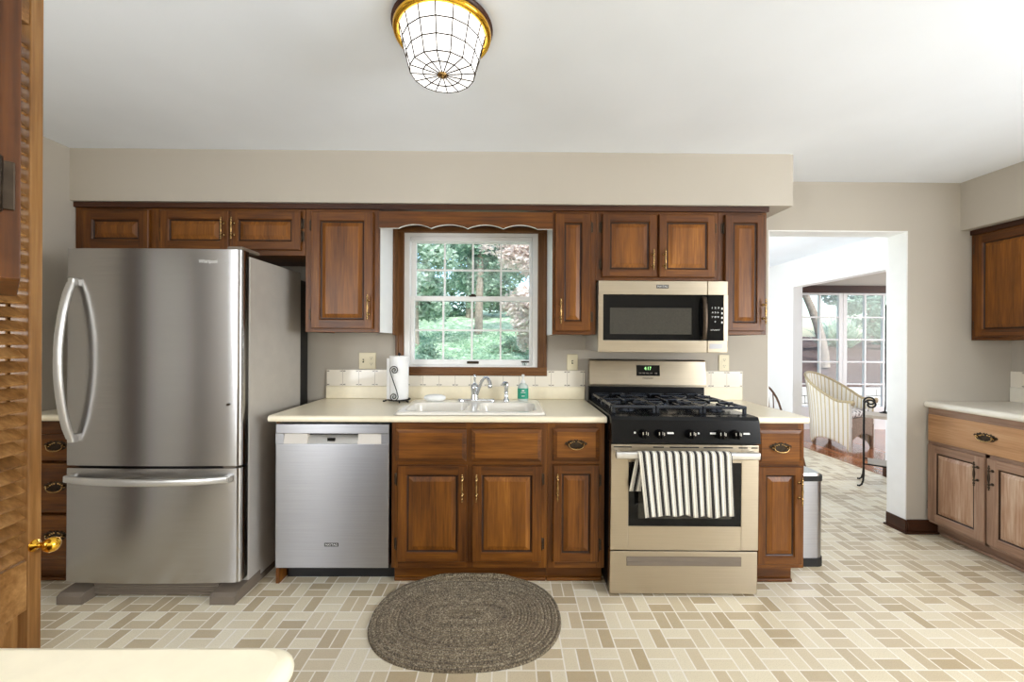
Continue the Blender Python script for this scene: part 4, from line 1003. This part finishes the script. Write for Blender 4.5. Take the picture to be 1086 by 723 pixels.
MB().lathe([(.012, 0), (.012, .004), (.006, .007), (.0055, .018), (.013, .024), (.0155, .032), (.013, .040), (.006, .0445), (.001, .046)], (.016, TH, .885), 'y', 20).build('knob', M['gold'], ld)

# ------------------------------------------------------------------ near upper cabinet and peninsula
nu = thing('wall_cabinet', 'dark wooden upper cabinet hanging close at the left edge, before the louvred door', 'cabinet', (-.5535, .4635, 1.377), 0)
nu.rotation_euler = (0, 0, math.atan2(.77, .63)); LOC[nu.name] = Vector((0, 0, 0))
MB().box(-.40, 0, .019, .30, 0, CZ-1.377-.001, .001).build('body', M['wood_v'], nu)
m_ = MB().box(-.016, 0, 0, .0185, 0, CZ-1.377-.001, .0008).box(-.40, -.38, 0, .0185, 0, CZ-1.377-.001, .0008).box(-.38, -.016, 0, .0185, 0, .03).box(-.38, -.016, 0, .0185, .74, CZ-1.377-.001); m_.build('face_frame', M['wood_v'], nu)
a = panel_door(nu, -.385, -.018, .018, .745, -.019, .050)
hinge(a, -.0115, .103, 0, 1, .054)
pn_ = thing('base_cabinet', 'wooden peninsula base cabinet under the near worktop', 'cabinet', (-.95, .06, 0))
MB().box(-1.60, -.330, -.40, .470, .10, CB-.001, .001).build('body', M['wood_v'], pn_)
MB().box(-1.55, -.380, -.34, .41, 0, .0995).build('toe_kick', M['wood_d'], pn_)
for k in range(3):
    m_ = panel_door(pn_, -1.58+.41*k, -1.19+.41*k, .13, .84, -.42, .05)
ctn = thing('countertop', 'cream laminate peninsula worktop in the near left corner', 'countertop', (-.95, .06, CB))
def rnd(x0, x1, y0, y1, r, z): return rr(x0, x1, y0, y1, r, z, 6)
rgs = []
for k in range(9):
    a = -pi/2+pi*k/8; e = .014*(1-cos(a)); rgs.append(rnd(-1.66+e, -.267-e, -.45+e, .534-e, .03, (CB+CT)/2+(CT-CB)/2*sin(a)))
MB().loft(rgs, 0, True).build('worktop', M['counter'], ctn)

# ------------------------------------------------------------------ nook and sunroom furniture
def wicker():
    t = NT('striped_wicker'); uvn = t.n('ShaderNodeUVMap'); sx = t.n('ShaderNodeSeparateXYZ'); t.l(uvn.outputs[0], sx.inputs[0])
    f = t.m('FRACT', t.m('MULTIPLY', sx.outputs[0], 34)); g = t.m('FRACT', t.m('MULTIPLY', sx.outputs[1], 60))
    c = t.ramp(f, [(0, srgb(248, 244, 234)), (.70, srgb(216, 198, 152))], 'CONSTANT')
    c = t.mix(t.m('MULTIPLY', t.m('LESS_THAN', g, .25), .35), c, srgb(190, 176, 146))
    t.set(color=c, rough=.75); t.bump(t.m('ADD', t.m('PINGPONG', g, .5), t.m('PINGPONG', f, .5)), .5, .006)
    r = thing('wicker_chair', 'cream wicker barrel armchair in the sunroom by the glass doors', 'chair', (4.225, 5.10, 0), radians(26)); r.scale = (.93, .93, 1)
    # local front is -y
    n, m = 48, 22
    def top(a): return .60+.31*max(0, cos(a*.80))**1.3
    def P(a, t_, off=0):
        h = top(a); z = t_*h
        fl = 1+.22*t_**2*max(0, cos(a*.6)); rx, ry = (.315+off)*fl, (.33+off)*fl
        x = rx*sin(a); y = ry*cos(a)
        if abs(a) > pi/2: y = -(abs(a)-pi/2)*.34; x = math.copysign(rx*(1-.10*(abs(a)-pi/2)), a)
        return (x, y+.03, z)
    def shell(off, z0f):
        v = []; uv = []; f_ = []
        for j in range(m+1):
            for i in range(n+1):
                a = -2.35+4.7*i/n; z0 = z0f(a); t_ = z0+(1-z0)*j/m; v.append(P(a, t_, off)); uv.append((i/n, t_))
        for j in range(m):
            for i in range(n): q = j*(n+1)+i; f_.append((q, q+1, q+n+2, q+n+1))
        return v, uv, f_
    arch = lambda a: .02+.17*abs(cos(a*2.0))**.8 if abs(a) < 2.2 else .0
    v, uv, f_ = shell(0, arch)
    o = MB().add(v, f_, 0, True).build('woven_shell', t.mat, r, uv)
    md = o.modifiers.new('thickness', 'SOLIDIFY'); md.thickness = .022; md.offset = -1
    tan = plain('rattan_wrap', (190, 172, 136), .6, var=.2, scale=60, bump=.4)
    MB().tube([P(-2.35+4.7*i/n, 1.0, -.010) for i in range(n+1)], .017, 10).build('rim', tan, r)
    v = []; ra = []
    pf = P(2.35, .3); pw = pf[0]-.02
    poly = [(-pw, .14), (-pw, .40), (pw, .40), (pw, .14)]+[(pw*(1-k/5*1), .14+.06*sin(pi*k/10)) for k in range(1, 10)]
    brown = plain('weathered_rattan', (150, 126, 104), .7, var=.2, scale=40, bump=.4)
    MB().prism(poly, pf[1]+.005, pf[1]+.020, 'xz').build('apron', brown, r)
    MB().box(-pw, pw, pf[1]+.02, .22, .36, .395, .005).build('seat', brown, r)
    for x, y in ((-pw, pf[1]+.02), (pw, pf[1]+.02), (-.2, .24), (.2, .24)): MB().lathe([(.018, 0), (.022, .02), (.022, .30)], (x, y, 0), 'z', 10).build('leg', brown, r)
    for s in (-1, 1): MB().lathe([(.012, 0), (.03, -.004), (.036, -.016), (.028, -.03), (.01, -.036)], (P(s*2.35, 1)[0], P(s*2.35, 1)[1], P(s*2.35, 1)[2]-.005), 'y', 14).build('arm_knob', tan, r)
    tf = NT('floral_cotton'); ob = tf.obj(); vo = tf.n('ShaderNodeTexVoronoi'); vo.inputs['Scale'].default_value = 22; tf.l(ob, vo.inputs['Vector'])
    tf.set(color=tf.ramp(vo.outputs[0], [(.25, srgb(96, 84, 78)), (.42, srgb(190, 176, 164)), (.6, srgb(236, 230, 222))]), rough=.9)
    cu = MB().box(-pw+.02, pw-.02, pf[1]+.01, .20, .0, .085, .035, seg=5)
    c_ = cu.v; mt_ = Matrix.Translation((4.225, 5.10, .3965)) @ Matrix.Rotation(radians(26), 4, 'Z') @ Matrix.Diagonal((.93, .93, 1, 1)); cu.xf(mt_)
    o = cu.build('seat_cushion', tf.mat); tag(o, 'floral seat cushion lying in the cream wicker armchair', 'cushion')
wicker()
def windsor(loc, rz, mat, label):
    r = thing('windsor_chair', label, 'chair', loc, rz, 'windsor chairs in the nook'); LOC[r.name] = Vector((0, 0, 0))
    MB().lathe([(.001, .435), (.19, .435), (.215, .445), (.21, .458), (.10, .450), (.001, .448)], (0, 0, 0), 'z', 28).build('seat', mat, r)
    for sx_ in (-1, 1):
        for sy_ in (-1, 1): MB().tube([(sx_*.13, sy_*.13, .438), (sx_*.165, sy_*.165, .2), (sx_*.195, sy_*.195, 0)], [.013, .018, .011], 10).build('leg', mat, r)
    MB().tube([(-.16, -.16, .20), (.16, -.16, .20)], .008, 8).tube([(-.16, .16, .20), (.16, .16, .20)], .008, 8).tube([(-.16, 0, .20), (.16, 0, .20)], .008, 8).tube([(-.162, -.16, .2), (-.162, .16, .2)], .008, 8).tube([(.162, -.16, .2), (.162, .16, .2)], .008, 8).build('stretcher', mat, r)
    hp_ = [(.20*cos(pi*k/20)*(1 if k else 1), .155+.09*sin(pi*k/20), .452+.46*sin(pi*k/20)**.7) for k in range(21)]
    MB().tube(hp_, .010, 10).build('hoop', mat, r)
    for i in range(7):
        x = -.135+.045*i; k = math.acos(max(-1, min(1, x/.20))); MB().tube([(x*.8, .150, .45), (x, .155+.09*sin(k), .452+.46*sin(k)**.7)], .0055, 8).build('spindle', mat, r)
windsor((2.46, 3.74, 0), 0, plain('walnut_chair_wood', (104, 74, 52), .4, var=.15), 'brown hoop-back windsor chair behind the counter end')
windsor((2.88, 4.60, 0), 0, plain('white_chair_paint', (232, 228, 222), .4, var=.03), 'white hoop-back windsor chair behind the brown one')
bk = thing('console_table', 'small wrought-iron table with scroll-topped legs just beyond the doorway', 'table', (3.235, 3.64, 0), radians(-41))
ttop = .660                                                         # local x runs to the right, local y away
MB().box(-.008, .42, -.008, .262, ttop-.028, ttop, .004).build('tabletop', plain('pale_table_wood', (196, 182, 166), .5, var=.12, scale=25), bk)
MB().box(.012, .40, .012, .24, .205, .222, .003).build('shelf', plain('grey_shelf_wood', (170, 160, 146), .5, var=.12, scale=25), bk)
for x, s_ in ((-.016, 1), (.428, -1)):
    for y in (0, .25):
        sc = [(x+s_*(.045-(.045-.030*k/24)*cos(1.45*2*pi*k/24*.8)), ttop+.095+(.045-.030*k/24)*sin(1.45*2*pi*k/24*.8)) for k in range(25)]
        p = [(a, y, b_) for a, b_ in reversed(sc)]+[(x, y, z_) for z_ in (ttop+.05, ttop, .45, .25, .12)]+[(x-s_*.004, y, .06), (x-s_*.014, y, .024), (x-s_*.030, y, .009), (x-s_*.046, y, .011)]
        MB().tube(p, .0075, 8).build('leg', M['wrought'], bk)
for y in (0, .25): MB().tube([(-.016, y, .213), (.428, y, .213)], .006, 8).build('stretcher', M['wrought'], bk)
fl_ = thing('iron_stand', 'slender black iron rod stand on the scroll-legged table, partly hidden by the doorway edge', 'stand', (3.478, 3.72, ttop+.001))
MB().tube([(3.478, 3.72, ttop+.012), (3.482, 3.72, ttop+.05), (3.484, 3.72, ttop+.12), (3.484, 3.72, 1.66)], [.006, .006, .0045, .0045], 8).build('stem', M['wrought'], fl_)
MB().lathe([(.038, .001), (.042, .005), (.025, .010), (.006, .02)], (3.478, 3.72, ttop), 'z', 20).build('foot', M['wrought'], fl_)

# ------------------------------------------------------------------ garden outside
def gz(x, y):
    k = 1/(1+math.exp(-(x-3.2)*3.0))
    left = -.20+max(0, y-4.2)*.165 - max(0, y-22)*.08
    right = -.14 if y < 8.6 else .30+(y-8.6)*.25 - max(0, y-11.8)*.22
    z = left*(1-k)+right*k
    return z
def ground():
    v = []; f_ = []; nx, ny = 110, 120
    ms = []
    for j in range(ny+1):
        for i in range(nx+1):
            x = -22+48*i/nx; y = 2.95+27*(j/ny)**1.4
            z = gz(x, y)
            if y > 5 and (x < 2.6 or y > 9.2): z += .10*sin(x*2.1+y)*sin(y*1.7)+random.uniform(-.05, .05)
            if y < 6.6 and 1.3 < x < 7.4: z = -.22
            v.append((x, y, z))
    for j in range(ny):
        for i in range(nx): a = j*(nx+1)+i; f_.append((a, a+1, a+nx+2, a+nx+1))
    t = NT('garden_ground'); geo = t.n('ShaderNodeNewGeometry').outputs['Position']; sx = t.n('ShaderNodeSeparateXYZ'); t.l(geo, sx.inputs[0])
    n = t.noise(geo, 5, 6, .7); n2 = t.noise(geo, .5, 2)
    gr = t.ramp(n, [(.35, srgb(112, 142, 112)), (.5, srgb(160, 190, 156)), (.65, srgb(212, 228, 204))])
    mu = t.ramp(t.noise(geo, 22, 4, .8), [(.35, srgb(44, 34, 32)), (.6, srgb(98, 78, 72))])
    k = t.n('ShaderNodeMapRange'); t.l(sx.outputs[0], k.inputs[0]); k.inputs[1].default_value = 2.6; k.inputs[2].default_value = 3.4
    t.set(color=t.mix(k.outputs[0], gr, mu), rough=.95); t.bump(n, .6, .05)
    o = MB().add(v, f_, 0, True).build('ground_outside', t.mat); o['kind'] = 'structure'
ground()
struct('patio_slab', MB().box(3.0, 9.5, 6.2, 8.5, -.19, -.09), M['patio'])
m_ = MB()
for r_ in range(3):
    for k in range(11):
        x = 2.9+.6*k+(.3 if r_ % 2 else 0); m_.box(x, x+.59, 8.42, 8.66, -.13+.165*r_, .025+.165*r_, .012)
tag(m_.build('retaining_wall', M['patio']), 'low grey stone retaining wall beyond the sunroom doors', 'wall')
def leafmat(name, stops):
    t = NT(name); o = t.obj(); n = t.noise(o, 3.0, 4, .7); n2 = t.noise(o, 24, 2)
    f = t.m('ADD', t.m('MULTIPLY', n, .6), t.m('MULTIPLY', n2, .4))
    c = t.ramp(f, [(p, srgb(*c_)) for p, c_ in stops])
    t.set(color=c, rough=.6); tl = t.n('ShaderNodeBsdfTranslucent'); t.l(c, tl.inputs[0])
    mx = t.n('ShaderNodeMixShader'); mx.inputs[0].default_value = .4; t.l(t.p.outputs[0], mx.inputs[1]); t.l(tl.outputs[0], mx.inputs[2]); t.l(mx.outputs[0], t.out.inputs[0])
    return t.mat
LG = leafmat('green_leaves', [(.36, (134, 160, 142)), (.5, (186, 208, 188)), (.64, (228, 240, 226))])
LD = leafmat('deep_green_leaves', [(.36, (104, 134, 116)), (.5, (152, 182, 160)), (.64, (200, 220, 202))])
LPK = leafmat('pale_pink_leaves', [(.36, (196, 176, 168)), (.5, (232, 218, 210)), (.64, (250, 244, 238))])
def leaves(mb, cx_, cy_, cz_, rx, ry, rz, n, sz, clusters=14):
    cl = []
    for _ in range(clusters):
        while True:
            p = Vector((random.uniform(-1, 1), random.uniform(-1, 1), random.uniform(-1, 1)))
            if p.length < .95: break
        cl.append((p, random.uniform(.25, .5)))
    for _ in range(n):
        c_, r_ = random.choice(cl); d = Vector((random.gauss(0, 1), random.gauss(0, 1), random.gauss(0, 1))).normalized()*r_*random.uniform(.5, 1)
        p = c_+d; q = Vector((cx_+p.x*rx, cy_+p.y*ry, cz_+p.z*rz))
        u = Vector((random.gauss(0, 1), random.gauss(0, 1), random.gauss(0, .6))).normalized(); w_ = u.cross(Vector((random.gauss(0, 1), random.gauss(0, 1), random.gauss(0, 1)))).normalized()
        s = sz*random.uniform(.6, 1.3)
        mb.add([q-u*s, q+w_*s*.45-u*s*.1, q+u*s, q-w_*s*.45-u*s*.1], [(0, 1, 2, 3)])
def tree(x, y, h, tr, crowns, mat, label, cat='tree', n=2600, sz=.11, lean=0, group=None):
    z = gz(x, y); r = thing('leafy_tree', label, cat, (x, y, z-.05), 0, group)
    pts = [(x+lean*t_*t_*h*.3+.05*sin(3*t_+x), y+.04*cos(2*t_), z-.05+h*t_) for t_ in [k/8 for k in range(9)]]
    m_ = MB().tube(pts, [tr*(1.25-.75*k/8) for k in range(9)], 10)
    for k, (dx, dy, dz, rx, ry, rz) in enumerate(crowns):
        st = Vector(pts[5]); en = Vector((x+dx, y+dy, z+dz)); m_.tube([st, st.lerp(en, .5)+Vector((0, 0, .15)), en], [tr*.55, tr*.38, tr*.15], 7)
    m_.build('trunk', M['bark'], r)
    c_ = MB()
    for dx, dy, dz, rx, ry, rz in crowns: leaves(c_, x+dx, y+dy, z+dz, rx, ry, rz, n, sz)
    c_.build('crown', mat, r)
# behind the kitchen window
G1 = 'trees on the hillside behind the kitchen window'
tree(-2.75, 12.0, 5.5, .10, [(-.2, 0, 1.7, 1.25, .9, .9), (0, 0, 3.3, 1.5, 1.1, 1.3)], LG, 'green leafy tree left of the view through the kitchen window', n=2600, group=G1)
tree(-1.05, 14.5, 5.5, .13, [(-.4, .5, 3.1, 1.4, 1.0, 1.2), (1.0, .3, 3.2, 1.3, 1.0, 1.2)], LD, 'dark green tree with a pale trunk in the middle of the kitchen window view', n=2800, group=G1)
tree(1.05, 9.2, 3.4, .05, [(-.15, 0, .95, .66, .55, .55), (-.25, .1, 1.75, .95, .7, .75), (-.6, .2, 2.6, 1.0, .7, .55)], LPK, 'pale blossoming tree at the right of the kitchen window view', n=3000, sz=.075, group=G1)
tree(-6.6, 17, 7, .2, [(0, 0, 1.6, 2.3, 1.4, 1.7), (.3, 0, 4.2, 2.3, 1.4, 2.0)], LG, 'tall green tree far back at the left behind the hillside', n=3000, sz=.15, group=G1)
tree(4.0, 18, 7, .2, [(0, 0, 1.4, 2.2, 1.4, 1.7), (-.3, 0, 4.0, 2.2, 1.4, 2.0)], LG, 'tall green tree far back at the right behind the hillside', n=3000, sz=.15, group=G1)
tree(-1.9, 20.5, 8, .2, [(-.8, 0, 1.3, 2.2, 1.2, 1.6), (.9, 0, 1.4, 1.7, 1.2, 1.5), (-.4, 0, 4.6, 2.2, 1.4, 2.2)], LD, 'darkest tall tree far back in the centre behind the hillside', n=3000, sz=.15, group=G1)
def shrub(x, y, rx, rz, mat, label, n=1800, sz=.09, strappy=False, cat='shrub', group='garden shrubs'):
    z = gz(x, y); r = thing('shrub', label, cat, (x, y, z-.02), 0, group)
    m_ = MB()
    for k in range(6): a = k*1.05; m_.tube([(x, y, z-.03), (x+rx*.4*cos(a), y+rx*.4*sin(a), z+rz*.9)], [.02, .006], 6)
    m_.build('stem', M['bark'], r)
    c_ = MB()
    if strappy:
        for _ in range(n):
            a = random.uniform(0, 2*pi); l = rz*random.uniform(.8, 1.7); tilt = random.uniform(.15, 1.1); b_ = Vector((x+random.uniform(-.3, .3)*rx, y+random.uniform(-.3, .3)*rx, z))
            d = Vector((cos(a)*sin(tilt), sin(a)*sin(tilt), cos(tilt))); sd_ = Vector((-sin(a), cos(a), 0))*.018
            p1 = b_+d*l*.6; p2 = b_+d*l+Vector((0, 0, -.30*l*sin(tilt)))
            c_.add([b_-sd_, b_+sd_, p1+sd_, p1-sd_], [(0, 1, 2, 3)]); c_.add([p1-sd_, p1+sd_, p2], [(0, 1, 2)])
    else: leaves(c_, x, y, z+rz*.75, rx, rx, rz, n, sz, 10)
    c_.build('foliage', mat, r)
shrub(-1.55, 7.9, .55, .50, LD, 'low dark shrub at the lower left of the kitchen window view', 1500, .06)
shrub(.15, 11.6, .7, .25, LD, 'low spreading shrub right of the pale trunk on the hillside', 1500, .06)
def ivy():
    m_ = MB()
    for _ in range(15000):
        y = 5.0+10*random.random()**1.2; x = random.uniform(-.42*y, .22*y)
        if 1.2 < x and y < 6.6: continue
        if x > 2.4: continue
        q = Vector((x, y, gz(x, y)+random.uniform(.0, .16))); u = Vector((random.gauss(0, 1), random.gauss(0, 1), random.gauss(0, .5))).normalized(); w_ = u.cross(Vector((0, .3, 1))).normalized(); s = random.uniform(.03, .07)
        m_.add([q-u*s, q+w_*s*.6, q+u*s, q-w_*s*.6], [(0, 1, 2, 3)])
    tag(m_.build('ivy_groundcover', leafmat('ivy_leaves', [(.36, (116, 156, 126)), (.5, (172, 206, 176)), (.64, (222, 240, 220))])), 'bright green ivy covering the slope outside the kitchen window', 'ivy', kind='stuff')
ivy()
# behind the sunroom doors
G2 = 'trees beyond the sunroom doors'
tree(8.05, 10.3, 3.0, .10, [(-.9, .1, 2.35, .75, .5, .5), (.3, .3, 2.6, .6, .5, .5)], LD, 'leaning tree with a bare curved trunk behind the left sunroom door', n=900, sz=.09, lean=-1.3, group=G2)
shrub(9.9, 12.1, .8, .80, LG, 'strappy green bush behind the left sunroom door', 480, strappy=True)
shrub(12.0, 12.3, .9, .95, LD, 'strappy dark bush behind the right sunroom door', 480, strappy=True)
shrub(14.3, 14.6, 1.4, 1.5, LD, 'tall broadleaf bush behind the right sunroom door', 2600, .11)
tree(11.5, 18.5, 6, .16, [(-.6, 0, 2.2, 1.7, 1.2, 1.5), (.8, .3, 4, 1.9, 1.2, 1.6)], LG, 'tall green tree farthest back beyond the left sunroom door', n=2400, sz=.14, group=G2)
tree(17.2, 19.0, 6, .16, [(-.6, 0, 2.0, 1.7, 1.2, 1.5), (.2, .3, 4, 1.9, 1.2, 1.6)], LD, 'tall green tree farthest back beyond the right sunroom door', n=2400, sz=.14, group=G2)
